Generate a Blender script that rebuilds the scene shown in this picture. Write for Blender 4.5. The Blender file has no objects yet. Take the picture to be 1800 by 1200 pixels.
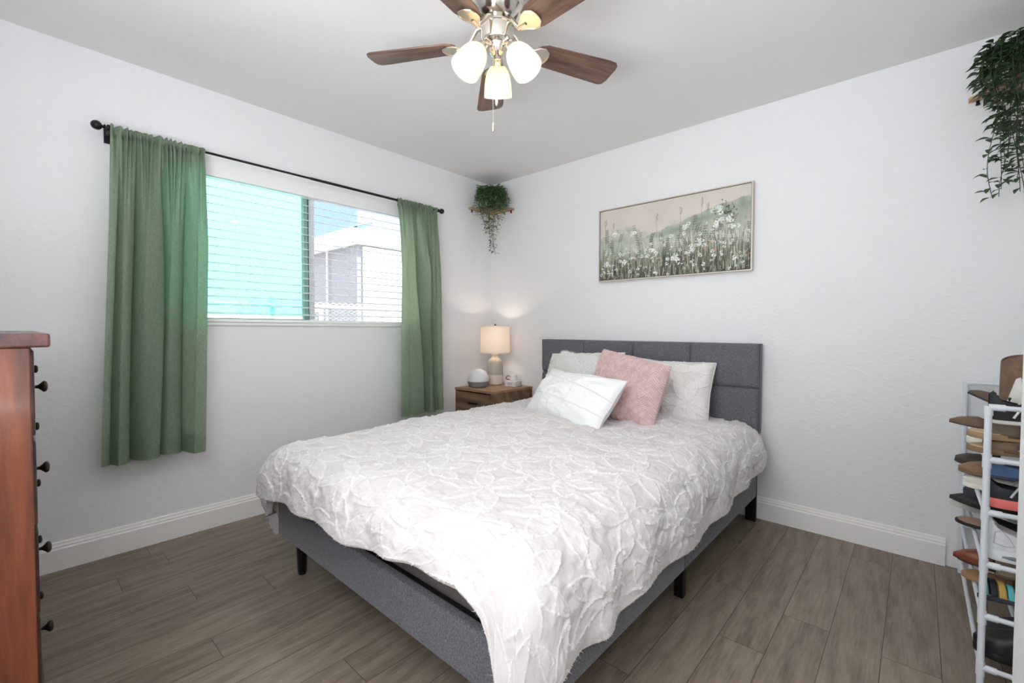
import bpy, bmesh, math, random
import numpy as np
from mathutils import Vector, Matrix, Euler
PI = math.pi
C = bpy.context.scene.collection
sc = bpy.context.scene

# ------------------------------------------------------------------ camera
F_PX, YAW, PITCH, ROLL = 789.72, 0.734359, -0.0273257, 0.00327244
CAM = Vector((2.93868, -2.96589, 1.12223))
v = Vector((-math.sin(YAW)*math.cos(PITCH), math.cos(YAW)*math.cos(PITCH), math.sin(PITCH)))
r = Vector((math.cos(YAW), math.sin(YAW), 0)); u = r.cross(v)
r2 = r*math.cos(ROLL)+u*math.sin(ROLL); u2 = -r*math.sin(ROLL)+u*math.cos(ROLL)
cd = bpy.data.cameras.new('camera'); cam = bpy.data.objects.new('camera', cd); C.objects.link(cam)
cam.matrix_world = Matrix(((r2.x, u2.x, -v.x, CAM.x), (r2.y, u2.y, -v.y, CAM.y), (r2.z, u2.z, -v.z, CAM.z), (0, 0, 0, 1)))
cd.sensor_width = 36; cd.lens = F_PX/1800*36; cd.clip_start = 0.02; cd.clip_end = 200
sc.camera = cam

# ------------------------------------------------------------------ sky, sun, window portal, added fill, exposure
ROOM_H, RX = 2.44, 3.375
w = bpy.data.worlds.new('sky'); sc.world = w; w.use_nodes = True
nt = w.node_tree; bg = nt.nodes['Background']
bg.inputs[0].default_value = (0.86, 0.93, 1.0, 1); bg.inputs[1].default_value = 3.6
sd = bpy.data.lights.new('sun', 'SUN'); sd.energy = 9.0; sd.angle = 0.01; sd.color = (1, .95, .88)
so = bpy.data.objects.new('sun', sd); C.objects.link(so)
so.rotation_euler = (-Vector((0.72, 0.42, 0.85))).to_track_quat('-Z', 'Y').to_euler()
def area(name, loc, direction, sx, sy, power, col, portal=False):
    d = bpy.data.lights.new(name, 'AREA'); d.shape = 'RECTANGLE'; d.size = sx; d.size_y = sy
    d.energy = power; d.color = col
    if portal: d.cycles.is_portal = True
    o = bpy.data.objects.new(name, d); C.objects.link(o); o.location = loc
    o.rotation_euler = Vector(direction).to_track_quat('-Z', 'Z').to_euler(); return o
area('window_portal', (-0.16, -1.615, 1.62), (1, 0, 0), 1.7, 1.0, 1, (1, 1, 1), True)
area('ceiling_bounce_fill', (2.2, -4.1, 1.0), (-.06, .12, 1), 2.0, 1.4, 135, (.93, .955, 1.0))  # added fill aimed at the ceiling behind the camera; no such lamp in the room
sc.view_settings.view_transform = 'Standard'; sc.view_settings.look = 'None'
sc.view_settings.exposure = 0.0; sc.view_settings.gamma = 1; sc.view_settings.use_curve_mapping = False
sc.cycles.max_bounces = 10; sc.cycles.transparent_max_bounces = 24; sc.cycles.diffuse_bounces = 6
sc.cycles.caustics_reflective = False; sc.cycles.caustics_refractive = False
sc.cycles.sample_clamp_indirect = 6

# ------------------------------------------------------------------ materials
def lin(c):
    o = []
    for x in c[:3]:
        x = x/255.0
        o.append(x/12.92 if x <= .04045 else ((x+.055)/1.055)**2.4)
    return (*o, 1.0)
class NT:
    def __init__(s, m): m.use_nodes = True; s.t = m.node_tree; s.b = s.t.nodes['Principled BSDF']; s.out = s.t.nodes['Material Output']
    def n(s, typ, **kw):
        nd = s.t.nodes.new('ShaderNode'+typ)
        for k, val in kw.items(): setattr(nd, k, val)
        return nd
    def l(s, a, b): s.t.links.new(a, b)
    def math(s, op, a, b=None):
        nd = s.n('Math', operation=op)
        for i, x in enumerate((a, b)):
            if x is None: continue
            if isinstance(x, (int, float)): nd.inputs[i].default_value = x
            else: s.l(x, nd.inputs[i])
        return nd.outputs[0]
    def ramp(s, fac, stops):
        nd = s.n('ValToRGB'); e = nd.color_ramp.elements
        while len(e) < len(stops): e.new(.5)
        for i, (p, c) in enumerate(stops): e[i].position = p; e[i].color = c
        s.l(fac, nd.inputs[0]); return nd.outputs[0]
    def noise(s, scale, detail=4, vec=None, rough=.55):
        nd = s.n('TexNoise'); nd.inputs['Scale'].default_value = scale; nd.inputs['Detail'].default_value = detail
        nd.inputs['Roughness'].default_value = rough
        if vec is not None: s.l(vec, nd.inputs['Vector'])
        return nd.outputs['Fac']
    def obj(s, scale=(1, 1, 1), rot=(0, 0, 0)):
        tc = s.n('TexCoord'); mp = s.n('Mapping'); mp.inputs['Scale'].default_value = scale; mp.inputs['Rotation'].default_value = rot
        s.l(tc.outputs['Object'], mp.inputs[0]); return mp.outputs[0]
    def bump(s, h, strength, dist=.01):
        nd = s.n('Bump'); nd.inputs['Strength'].default_value = strength; nd.inputs['Distance'].default_value = dist
        s.l(h, nd.inputs['Height']); s.l(nd.outputs[0], s.b.inputs['Normal'])
MATS = {}
def M(name, col, rough=.5, metal=0, var=None, bump=None, sheen=0, spec=None, emit=0, stretch=(1, 1, 1), coat=0):
    """plain material: base colour, optional noise variation (scale, amount) and bump (scale, strength, distance)"""
    if name in MATS: return MATS[name]
    m = bpy.data.materials.new(name); T = NT(m); c = lin(col)
    T.b.inputs['Base Color'].default_value = c; T.b.inputs['Roughness'].default_value = rough; T.b.inputs['Metallic'].default_value = metal
    if spec is not None: T.b.inputs['Specular IOR Level'].default_value = spec
    if sheen: T.b.inputs['Sheen Weight'].default_value = sheen
    if coat: T.b.inputs['Coat Weight'].default_value = coat; T.b.inputs['Coat Roughness'].default_value = .15
    vec = T.obj(stretch)
    if var:
        k = var[1]
        T.l(T.ramp(T.noise(var[0], 4, vec), [(.3, tuple(x*(1-k) for x in c[:3])+(1,)), (.7, tuple(min(1, x*(1+k)) for x in c[:3])+(1,))]), T.b.inputs['Base Color'])
    if bump: T.bump(T.noise(bump[0], 5, vec), bump[1], bump[2])
    if emit: T.b.inputs['Emission Color'].default_value = c; T.b.inputs['Emission Strength'].default_value = emit
    MATS[name] = m; return m

def wall_mat():
    m = bpy.data.materials.new('wall_paint'); T = NT(m)
    T.b.inputs['Base Color'].default_value = lin((234, 234, 235)); T.b.inputs['Roughness'].default_value = .75
    a = T.noise(9, 5, T.obj()); b = T.noise(38, 4, T.obj((1, 1, 1.6)))
    T.bump(T.math('ADD', T.math('MULTIPLY', a, .7), T.math('MULTIPLY', T.ramp(b, [(.5, (0, 0, 0, 1)), (.72, (1, 1, 1, 1))]), .35)), .22, .012)
    return m
def ceil_mat():
    m = bpy.data.materials.new('ceiling_paint'); T = NT(m)
    T.b.inputs['Base Color'].default_value = lin((232, 231, 230)); T.b.inputs['Roughness'].default_value = .85
    T.bump(T.noise(14, 5, T.obj()), .12, .01); return m
def floor_mat():
    m = bpy.data.materials.new('vinyl_planks'); T = NT(m); W, L = .151, 1.22
    tc = T.n('TexCoord'); sp = T.n('SeparateXYZ'); T.l(tc.outputs['Object'], sp.inputs[0]); X, Y = sp.outputs[0], sp.outputs[1]
    xr = T.math('DIVIDE', X, W); row = T.math('FLOOR', xr); fx = T.math('FRACT', xr)
    wn = T.n('TexWhiteNoise', noise_dimensions='1D'); T.l(row, wn.inputs['W'])
    yr = T.math('ADD', T.math('DIVIDE', Y, L), T.math('MULTIPLY', wn.outputs['Value'], 7.0)); col = T.math('FLOOR', yr); fy = T.math('FRACT', yr)
    cid = T.n('CombineXYZ'); T.l(row, cid.inputs[0]); T.l(col, cid.inputs[1])
    wn2 = T.n('TexWhiteNoise', noise_dimensions='2D'); T.l(cid.outputs[0], wn2.inputs['Vector']); rnd = wn2.outputs['Value']
    # grain space: stretched along the plank, shifted per plank
    gx = T.math('ADD', T.math('MULTIPLY', X, 1.0), T.math('MULTIPLY', rnd, 13.0)); gy = T.math('ADD', T.math('MULTIPLY', Y, .09), T.math('MULTIPLY', rnd, 5.0))
    gv = T.n('CombineXYZ'); T.l(gx, gv.inputs[0]); T.l(gy, gv.inputs[1])
    fine = T.noise(95, 6, gv.outputs[0], .65)
    gy2 = T.math('ADD', T.math('MULTIPLY', Y, .22), T.math('MULTIPLY', rnd, 9.0)); gv2 = T.n('CombineXYZ'); T.l(gx, gv2.inputs[0]); T.l(gy2, gv2.inputs[1])
    broad = T.noise(14, 5, gv2.outputs[0], .6)
    # cathedral rings
    wv = T.n('TexWave', wave_type='RINGS', rings_direction='Z'); wv.inputs['Scale'].default_value = 5.0; wv.inputs['Distortion'].default_value = 5.5
    wv.inputs['Detail'].default_value = 3; wv.inputs['Detail Scale'].default_value = 2.2; T.l(gv2.outputs[0], wv.inputs[0])
    g = T.math('ADD', T.math('ADD', T.math('MULTIPLY', fine, .60), T.math('MULTIPLY', broad, .42)), T.math('MULTIPLY', wv.outputs['Fac'], .10))
    g = T.math('ADD', g, T.math('MULTIPLY', T.math('SUBTRACT', rnd, .5), .10))
    c = T.ramp(g, [(.28, lin((84, 74, 63))), (.45, lin((114, 102, 88))), (.60, lin((134, 121, 106))), (.84, lin((156, 144, 128)))])
    ex = T.math('MINIMUM', fx, T.math('SUBTRACT', 1.0, fx)); ey = T.math('MINIMUM', fy, T.math('SUBTRACT', 1.0, fy))
    seam = T.math('MINIMUM', T.math('MULTIPLY', ex, W), T.math('MULTIPLY', ey, L))
    sm = T.n('MapRange'); sm.inputs['From Min'].default_value = .0004; sm.inputs['From Max'].default_value = .0016; T.l(seam, sm.inputs['Value'])
    mx = T.n('Mix', data_type='RGBA'); T.l(sm.outputs[0], mx.inputs['Factor']); mx.inputs[6].default_value = lin((58, 50, 43)); T.l(c, mx.inputs[7])
    T.l(mx.outputs[2], T.b.inputs['Base Color'])
    T.b.inputs['Roughness'].default_value = .42; T.b.inputs['Specular IOR Level'].default_value = .35
    T.bump(T.math('ADD', T.math('MULTIPLY', fine, .25), sm.outputs[0]), .18, .002)
    return m
def wood_mat(name, dark, mid, light, axis='Z', scale=1.0, rough=.4, coat=0, spec=.5, con=.13):
    if name in MATS: return MATS[name]
    m = bpy.data.materials.new(name); T = NT(m)
    st = {'X': (.1, 1, 1), 'Y': (1, .1, 1), 'Z': (1, 1, .1)}[axis]
    vec = T.obj(tuple(x*scale for x in st))
    a = T.noise(70, 6, vec, .65); b = T.noise(9, 4, vec, .6)
    wv = T.n('TexWave', wave_type='BANDS', bands_direction='DIAGONAL'); wv.inputs['Scale'].default_value = 6; wv.inputs['Distortion'].default_value = 7; wv.inputs['Detail'].default_value = 2; T.l(vec, wv.inputs[0])
    g = T.math('ADD', T.math('ADD', T.math('MULTIPLY', a, .45), T.math('MULTIPLY', b, .45)), T.math('MULTIPLY', wv.outputs['Fac'], .16))
    T.l(T.ramp(g, [(.525-con, lin(dark)), (.525, lin(mid)), (.525+con, lin(light))]), T.b.inputs['Base Color'])
    T.b.inputs['Roughness'].default_value = rough; T.b.inputs['Specular IOR Level'].default_value = spec
    if coat: T.b.inputs['Coat Weight'].default_value = coat; T.b.inputs['Coat Roughness'].default_value = .12
    T.bump(a, .06, .003); MATS[name] = m; return m
def fabric_mat(name, c1, c2, scale=420, rough=.95, sheen=.2, bumpd=.0015):
    """woven cloth: heathered threads in two tones"""
    m = bpy.data.materials.new(name); T = NT(m)
    a = T.noise(scale, 2, T.obj((1, 1, .35))); b = T.noise(scale, 2, T.obj((.35, .35, 1)))
    s = T.math('MULTIPLY', T.math('ADD', a, b), .5)
    T.l(T.ramp(s, [(.38, lin(c1)), (.62, lin(c2))]), T.b.inputs['Base Color'])
    T.b.inputs['Roughness'].default_value = rough; T.b.inputs['Sheen Weight'].default_value = sheen; T.b.inputs['Specular IOR Level'].default_value = .15
    T.bump(s, .5, bumpd); return m
def translucent_mat(name, col, tcol, fac, rough=.9, weave=0):
    m = bpy.data.materials.new(name); T = NT(m); t = T.t
    d = T.n('BsdfDiffuse'); d.inputs[0].default_value = lin(col)
    tr = T.n('BsdfTranslucent'); tr.inputs[0].default_value = lin(tcol)
    if weave:
        s = T.math('ADD', T.noise(weave, 3, T.obj((1, 1, .12))), T.noise(weave, 3, T.obj((.3, .3, 1))))
        c = lin(col); T.l(T.ramp(T.math('MULTIPLY', s, .5), [(.35, tuple(x*.92 for x in c[:3])+(1,)), (.65, tuple(x*1.08 for x in c[:3])+(1,))]), d.inputs[0])
        c = lin(tcol); T.l(T.ramp(T.math('MULTIPLY', s, .5), [(.35, tuple(x*.75 for x in c[:3])+(1,)), (.65, tuple(min(1, x*1.2) for x in c[:3])+(1,))]), tr.inputs[0])
    mx = T.n('MixShader'); mx.inputs[0].default_value = fac; T.l(d.outputs[0], mx.inputs[1]); T.l(tr.outputs[0], mx.inputs[2])
    T.l(mx.outputs[0], T.out.inputs[0]); return m
def attr_mat(name, attr, c1, c2, rough=.9, bump=None, sheen=.3):
    """colour mixed by a height attribute stored on the mesh"""
    m = bpy.data.materials.new(name); T = NT(m); at = T.n('Attribute', attribute_name=attr)
    T.l(T.ramp(at.outputs['Fac'], [(0.0, lin(c1)), (1.0, lin(c2))]), T.b.inputs['Base Color'])
    T.b.inputs['Roughness'].default_value = rough; T.b.inputs['Sheen Weight'].default_value = sheen; T.b.inputs['Specular IOR Level'].default_value = .1
    if bump: T.bump(T.noise(bump[0], 4, T.obj()), bump[1], bump[2])
    return m
def glass_mat(name, tint):
    m = bpy.data.materials.new(name); T = NT(m)
    tr = T.n('BsdfTransparent'); tr.inputs[0].default_value = tint
    gl = T.n('BsdfGlossy'); gl.inputs['Roughness'].default_value = .02
    fr = T.n('Fresnel'); fr.inputs[0].default_value = 1.25
    mx = T.n('MixShader'); T.l(fr.outputs[0], mx.inputs[0]); T.l(tr.outputs[0], mx.inputs[1]); T.l(gl.outputs[0], mx.inputs[2]); T.l(mx.outputs[0], T.out.inputs[0])
    return m
WALL, CEIL, FLOOR = wall_mat(), ceil_mat(), floor_mat()
TRIM = M('trim_paint', (240, 239, 236), .38, spec=.4)
CHROME = M('polished_nickel', (225, 218, 208), .12, 1)
BLACK = M('black_satin', (14, 14, 15), .4, spec=.4)

# ------------------------------------------------------------------ mesh helpers
def link(name, me, m, parent=None):
    o = bpy.data.objects.new(name, me); C.objects.link(o)
    if m is not None:
        for x in (m if isinstance(m, (list, tuple)) else [m]): me.materials.append(x)
    if parent is not None: o.parent = parent
    return o
def rootloc(o):
    p = Vector((0, 0, 0))
    while o is not None: p += o.location; o = o.parent
    return p
class MB:
    def __init__(s): s.v = []; s.f = []; s.mi = []
    def add(s, vs, fs, mi=0):
        b = len(s.v); s.v += [tuple(x) for x in vs]; s.f += [tuple(i+b for i in f) for f in fs]; s.mi += [mi]*len(fs); return s
    def box(s, x0, x1, y0, y1, z0, z1, mi=0, mat=None):
        vs = [(x, y, z) for x in (x0, x1) for y in (y0, y1) for z in (z0, z1)]
        if mat is not None: vs = [mat @ Vector(p) for p in vs]
        return s.add(vs, [(0, 1, 3, 2), (4, 6, 7, 5), (0, 4, 5, 1), (2, 3, 7, 6), (0, 2, 6, 4), (1, 5, 7, 3)], mi)
    def tube(s, pts, rad, seg=10, cap=True, mi=0, closed=False):
        pts = [Vector(p) for p in pts]; n = len(pts); rad = rad if hasattr(rad, '__len__') else [rad]*n
        vs = []; prev = None
        for i, p in enumerate(pts):
            if closed: d = pts[(i+1) % n]-pts[i-1]
            else: d = (pts[min(i+1, n-1)]-pts[max(i-1, 0)])
            d = d.normalized() if d.length > 1e-9 else Vector((0, 0, 1))
            if prev is None:
                a = Vector((0, 0, 1)) if abs(d.z) < .9 else Vector((1, 0, 0)); x = d.cross(a).normalized()
            else:
                x = (prev-d*prev.dot(d)); x = x.normalized() if x.length > 1e-6 else d.orthogonal().normalized()
            prev = x; y = d.cross(x)
            vs += [p+(x*math.cos(2*PI*k/seg)+y*math.sin(2*PI*k/seg))*rad[i] for k in range(seg)]
        fs = []
        for i in range(n if closed else n-1):
            j = (i+1) % n
            for k in range(seg):
                k2 = (k+1) % seg; fs.append((i*seg+k, i*seg+k2, j*seg+k2, j*seg+k))
        if cap and not closed: fs += [tuple(range(seg-1, -1, -1)), tuple(range((n-1)*seg, n*seg))]
        return s.add(vs, fs, mi)
    def lathe(s, prof, c=(0, 0, 0), seg=32, mat=None, mi=0, cap=True):
        """prof: (radius, z) list along the axis; mat orients the axis"""
        mat = mat or Matrix.Identity(4); c = Vector(c); vs = []
        for (rr, z) in prof:
            vs += [c+(mat @ Vector((rr*math.cos(2*PI*k/seg), rr*math.sin(2*PI*k/seg), z))) for k in range(seg)]
        fs = []
        for i in range(len(prof)-1):
            for k in range(seg):
                k2 = (k+1) % seg; fs.append((i*seg+k, i*seg+k2, (i+1)*seg+k2, (i+1)*seg+k))
        if cap:
            if prof[0][0] > 1e-5: fs.append(tuple(range(seg-1, -1, -1)))
            if prof[-1][0] > 1e-5: fs.append(tuple(range((len(prof)-1)*seg, len(prof)*seg)))
        return s.add(vs, fs, mi)
    def prism(s, poly, z0, z1, mat=None, mi=0):
        n = len(poly); vs = [(x, y, z0) for x, y in poly]+[(x, y, z1) for x, y in poly]
        if mat is not None: vs = [mat @ Vector(p) for p in vs]
        return s.add(vs, [tuple(range(n-1, -1, -1)), tuple(range(n, 2*n))]+[(i, (i+1) % n, n+(i+1) % n, n+i) for i in range(n)], mi)
    def build(s, name, m, parent=None, world=True, smooth=35, bevel=0, bseg=2):
        off = rootloc(parent) if (world and parent is not None) else Vector((0, 0, 0))
        me = bpy.data.meshes.new(name)
        me.from_pydata([tuple(Vector(p)-off) for p in s.v], [], s.f); me.validate()
        o = link(name, me, m, parent)
        if any(s.mi):
            for p, k in zip(me.polygons, s.mi): p.material_index = k
        bm = bmesh.new(); bm.from_mesh(me); bmesh.ops.remove_doubles(bm, verts=bm.verts, dist=1e-6)
        bmesh.ops.recalc_face_normals(bm, faces=bm.faces)
        if bevel:
            es = [e for e in bm.edges if len(e.link_faces) == 2 and e.calc_face_angle(0) > math.radians(30)]
            bmesh.ops.bevel(bm, geom=es, offset=bevel, segments=bseg, profile=.5, affect='EDGES', clamp_overlap=True)
        bm.to_mesh(me); bm.free()
        if smooth:
            for p in me.polygons: p.use_smooth = True
            me.set_sharp_from_angle(angle=math.radians(smooth))
        return o
def grid(name, P, m, parent=None, attrs=None, colors=None, flip=False, wrap=False, smooth=True):
    """mesh from an (n,m,3) array of points"""
    n, k = P.shape[:2]; idx = np.arange(n*k).reshape(n, k)
    if wrap: idx = np.concatenate([idx, idx[:, :1]], axis=1)
    a, b, c, d = idx[:-1, :-1], idx[1:, :-1], idx[1:, 1:], idx[:-1, 1:]
    q = np.stack([a, b, c, d] if not flip else [a, d, c, b], -1).reshape(-1, 4)
    me = bpy.data.meshes.new(name); me.vertices.add(n*k); me.vertices.foreach_set('co', P.reshape(-1).astype(np.float32))
    me.loops.add(q.size); me.loops.foreach_set('vertex_index', q.reshape(-1).astype(np.int32))
    me.polygons.add(len(q)); me.polygons.foreach_set('loop_start', (np.arange(len(q))*4).astype(np.int32)); me.polygons.foreach_set('loop_total', np.full(len(q), 4, np.int32))
    me.update(calc_edges=True); me.validate()
    if smooth: me.polygons.foreach_set('use_smooth', np.ones(len(me.polygons), bool))
    for nm, arr in (attrs or {}).items():
        at = me.attributes.new(nm, 'FLOAT', 'POINT'); at.data.foreach_set('value', arr.reshape(-1).astype(np.float32))
    if colors is not None:
        ca = me.color_attributes.new('paint', 'FLOAT_COLOR', 'POINT'); ca.data.foreach_set('color', colors.reshape(-1).astype(np.float32))
    return link(name, me, m, parent)
def rawmesh(name, V, Fc, m, parent=None, smooth=False):
    me = bpy.data.meshes.new(name); k = Fc.shape[1]
    me.vertices.add(len(V)); me.vertices.foreach_set('co', V.reshape(-1).astype(np.float32))
    me.loops.add(Fc.size); me.loops.foreach_set('vertex_index', Fc.reshape(-1).astype(np.int32))
    me.polygons.add(len(Fc)); me.polygons.foreach_set('loop_start', (np.arange(len(Fc))*k).astype(np.int32)); me.polygons.foreach_set('loop_total', np.full(len(Fc), k, np.int32))
    me.update(calc_edges=True)
    if smooth: me.polygons.foreach_set('use_smooth', np.ones(len(Fc), bool))
    return link(name, me, m, parent)
def thing(name, label, cat, loc=(0, 0, 0), rot=(0, 0, 0), group=None):
    o = bpy.data.objects.new(name, None); C.objects.link(o); o.location = loc; o.rotation_euler = rot; o.empty_display_size = .05
    return tag(o, label, cat, group)
def tag(o, label, cat, group=None):
    o['label'] = label; o['category'] = cat
    if group: o['group'] = group
    return o
def struct(o): o['kind'] = 'structure'; return o
_P = {}
def vnoise(x, y, seed=0):
    """smooth value noise on arrays"""
    if seed not in _P: _P[seed] = np.random.RandomState(seed).rand(256, 256)
    T = _P[seed]; xi = np.floor(x).astype(int); yi = np.floor(y).astype(int); fx = x-xi; fy = y-yi
    fx = fx*fx*(3-2*fx); fy = fy*fy*(3-2*fy)
    g = lambda i, j: T[np.mod(i, 256), np.mod(j, 256)]
    return ((g(xi, yi)*(1-fx)+g(xi+1, yi)*fx)*(1-fy)+(g(xi, yi+1)*(1-fx)+g(xi+1, yi+1)*fx)*fy)*2-1
def fbm(x, y, seed=0, oct=3):
    s = 0; a = 1.0
    for i in range(oct): s = s+a*vnoise(x*2**i, y*2**i, seed+i); a *= .5
    return s
def leafdist(X, Y, centers, L, W, npet, rng):
    """flowers of pointed petals: returns outline strength 0..1 and inside mask"""
    out = np.zeros_like(X); ins = np.zeros_like(X)
    for (cx, cy) in centers:
        sel = (np.abs(X-cx) < L*1.15) & (np.abs(Y-cy) < L*1.15)
        if not sel.any(): continue
        x = X[sel]-cx; y = Y[sel]-cy; a0 = rng.uniform(0, 2*PI); o = out[sel]; n_ = ins[sel]
        for k in range(npet):
            an = a0+2*PI*k/npet+rng.uniform(-.12, .12); l = L*rng.uniform(.82, 1.05); wd = W*rng.uniform(.85, 1.1)
            p = (x*math.cos(an)+y*math.sin(an)-.012)/l; q = np.abs(-x*math.sin(an)+y*math.cos(an))
            ok = (p > -.04) & (p < 1.04); pc = np.clip(p, 0, 1); h = wd*np.sin(PI*pc**.85)**.8
            d = np.abs(q-h)*.8; d = np.where(ok, d, 1)
            o = np.maximum(o, np.exp(-(d/.0030)**2)); n_ = np.maximum(n_, ((q < h) & ok)*1.0)
        out[sel] = o; ins[sel] = n_
    return out, ins
def hexcenters(x0, x1, y0, y1, s, rng, jit=.02):
    cs = []; j = 0; y = y0
    while y < y1+s:
        x = x0+(s/2 if j % 2 else 0)
        while x < x1+s: cs.append((x+rng.uniform(-jit, jit), y+rng.uniform(-jit, jit))); x += s
        y += s*.866; j += 1
    return cs

# ================================================================== ROOM SHELL
YF = -3.42          # plane of the wall behind the dresser
struct(MB().box(-.14, RX+.14, -5.2, .14, -.08, 0).build('floor', FLOOR, smooth=0))
struct(MB().box(-.14, RX+.14, -5.2, .14, ROOM_H, ROOM_H+.1).build('ceiling', CEIL, smooth=0))
WY0, WY1, WZ0, WZ1 = -2.44, -.78, 1.15, 2.095     # window opening in the left wall
mb = MB(); X0, X1 = -.14, 0
mb.box(X0, X1, YF-.1, WY0, 0, ROOM_H); mb.box(X0, X1, WY1, .14, 0, ROOM_H); mb.box(X0, X1, WY0, WY1, 0, WZ0); mb.box(X0, X1, WY0, WY1, WZ1, ROOM_H)
struct(mb.build('wall_left', WALL, smooth=0))
struct(MB().box(0, RX+.14, 0, .14, 0, ROOM_H).build('wall_back', WALL, smooth=0))
struct(MB().box(RX, RX+.14, -5.2, 0, 0, ROOM_H).build('wall_right', WALL, smooth=0))
struct(MB().box(3.098, RX, -1.78, -1.60, 0, ROOM_H).build('wall_closet', WALL, smooth=0))
struct(MB().box(0, 1.60, YF-.12, YF, 0, ROOM_H).build('wall_front', WALL, smooth=0))
struct(MB().box(0, RX, -5.32, -5.2, 0, ROOM_H).build('wall_rear', WALL, smooth=0))
struct(MB().box(-.14, 0, -5.32, YF-.1, 0, ROOM_H).build('wall_side', WALL, smooth=0))
def baseboard(name, pts, nrm):
    """moulded board swept along a straight line; profile (out, up)"""
    prof = [(0, 0), (.016, 0), (.016, .098), (.012, .104), (.012, .112), (.008, .117), (.006, .128), (0, .131)]
    (xa, ya), (xb, yb) = pts; vs = []
    for (x, y) in ((xa, ya), (xb, yb)):
        vs += [(x+nrm[0]*a, y+nrm[1]*a, z) for a, z in prof]
    n = len(prof); fs = [(i, (i+1) % n, n+(i+1) % n, n+i) for i in range(n)]+[tuple(range(n)), tuple(range(n, 2*n))]
    struct(MB().add(vs, fs).build(name, TRIM, smooth=0))
baseboard('baseboard_left', ((0, YF), (0, 0)), (1, 0))
baseboard('baseboard_back', ((0.0, 0), (3.058, 0)), (0, -1))

# ------------------------------------------------------------------ window
win = bpy.data.objects.new('window_1', None); C.objects.link(win); win.location = (-.1, -1.61, WZ0); struct(win)
VINYL = M('white_vinyl', (236, 238, 238), .35)
mb = MB(); fx0, fx1 = -.125, -.075
mb.box(fx0, fx1, WY0, WY0+.035, WZ0, WZ1); mb.box(fx0, fx1, WY1-.035, WY1, WZ0, WZ1); mb.box(fx0, fx1, WY0, WY1, WZ0, WZ0+.014); mb.box(fx0, fx1, WY0, WY1, WZ1-.035, WZ1)
mb.build('window_frame', VINYL, win, smooth=0)
MB().box(-.118, -.08, -1.655, -1.605, WZ0+.03, WZ1-.03).build('mullion', VINYL, win, smooth=0, bevel=.003)
mb = MB(); sy0, sy1 = WY0+.03, -1.655
for a in ((sy0, sy0+.04, WZ0+.03, WZ1-.03), (sy1-.035, sy1, WZ0+.03, WZ1-.03), (sy0, sy1, WZ0+.012, WZ0+.030), (sy0, sy1, WZ1-.065, WZ1-.03)):
    mb.box(-.088, -.062, *a)
mb.build('sash', M('green_grey_sash', (150, 190, 182), .4), win, smooth=0, bevel=.003)
MB().box(-.078, -.074, sy0+.03, sy1-.03, WZ0+.05, WZ1-.05).build('pane', glass_mat('tinted_glass', (.48, .93, .90, 1)), win, smooth=0)
MB().box(-.108, -.104, -1.605, WY1-.03, WZ0+.03, WZ1-.03).build('pane', glass_mat('clear_glass', (.96, .98, 1, 1)), win, smooth=0)
MB().box(-.075, .012, WY0, WY1, WZ0-.012, WZ0+.006).build('window_sill', TRIM, win, smooth=0, bevel=.003)

# ------------------------------------------------------------------ outdoors, beyond the window
STUCCO = M('grey_stucco', (146, 142, 146), .9, var=(30, .12), bump=(60, .5, .01))
WHITEOUT = M('white_exterior_paint', (240, 238, 232), .8, bump=(40, .3, .01))
struct(MB().box(-14, -.16, -9, 14, -.3, -.1).build('ground_outside', M('pale_concrete', (196, 192, 186), .9, var=(3, .08)), smooth=0))
hs = thing('neighbour_house', 'pale stucco house with white eave seen through the right half of the window', 'house', (-2.5, .04, -.1))
MB().box(-8.5, -2.5, .04, 6.5, -.1, 2.26).build('wall', STUCCO, hs, smooth=0)
MB().box(-8.5, -2.52, .06, 6.5, 2.40, 3.6).build('upper_wall', M('blue_grey_stucco', (136, 156, 190), .9, var=(25, .06), bump=(60, .4, .01)), hs, smooth=0)
mb = MB(); mb.box(-8.6, -2.36, -.12, 6.5, 2.22, 2.40); mb.add([(-8.6, -.12, 2.4), (-2.36, -.12, 2.4), (-2.5, .3, 2.56), (-8.6, .3, 2.56)], [(0, 1, 2, 3)])
mb.build('eave', WHITEOUT, hs, smooth=0)
mb = MB().box(-8.7, -2.3, -.25, 6.5, 3.6, 3.72); mb.build('roof', WHITEOUT, hs, smooth=0)
MB().tube([(-3.25, .0, -.1), (-3.25, .0, 2.22)], .013, 10).build('downspout', WHITEOUT, hs)
wn = MB().box(-4.6, -3.45, .0, .06, .7, 1.42).build('window', WHITEOUT, hs, smooth=0)
MB().box(-4.5, -3.52, -.012, .0, .78, 1.36).build('pane', M('dark_glass', (105, 112, 118), .1), wn, smooth=0)
MB().box(-2.5, -2.46, .12, 6.5, -.1, 2.2).build('sunlit_side_wall', WHITEOUT, hs, smooth=0)  # stucco face coloured white to stand in for full sunlight on it
nh = thing('white_wall', 'bright white neighbouring wall behind the tinted left half of the window', 'wall', (-1.7, -3, -.1))
MB().box(-1.8, -1.6, -6.5, -1.02, -.1, 3.6).build('render', WHITEOUT, nh, smooth=0)
MB().box(-1.84, -1.56, -6.5, -1.0, 3.6, 3.68).build('coping', WHITEOUT, nh, smooth=0)
fe = thing('chain_link_fence', 'galvanised chain link fence with a top rail seen low in the window', 'fence', (-1.2, -.6, -.1))
GALV = M('galvanised_wire', (225, 228, 232), .45, .3)
mb = MB(); pitch = .062; y = -1.7
while y < 2.2:
    for sgn in (1, -1):
        yy = y if sgn == 1 else y+pitch
        z = .75; pts = []; k = 0
        while z < 1.40: pts.append((-1.2+.004*sgn, yy+sgn*(pitch/2)*(1 if k % 2 else -1)*1.0, z)); z += pitch/2*1.05; k += 1
        mb.tube(pts, .0028, 4, cap=False)
    y += pitch
mb.build('mesh', GALV, fe)
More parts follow.
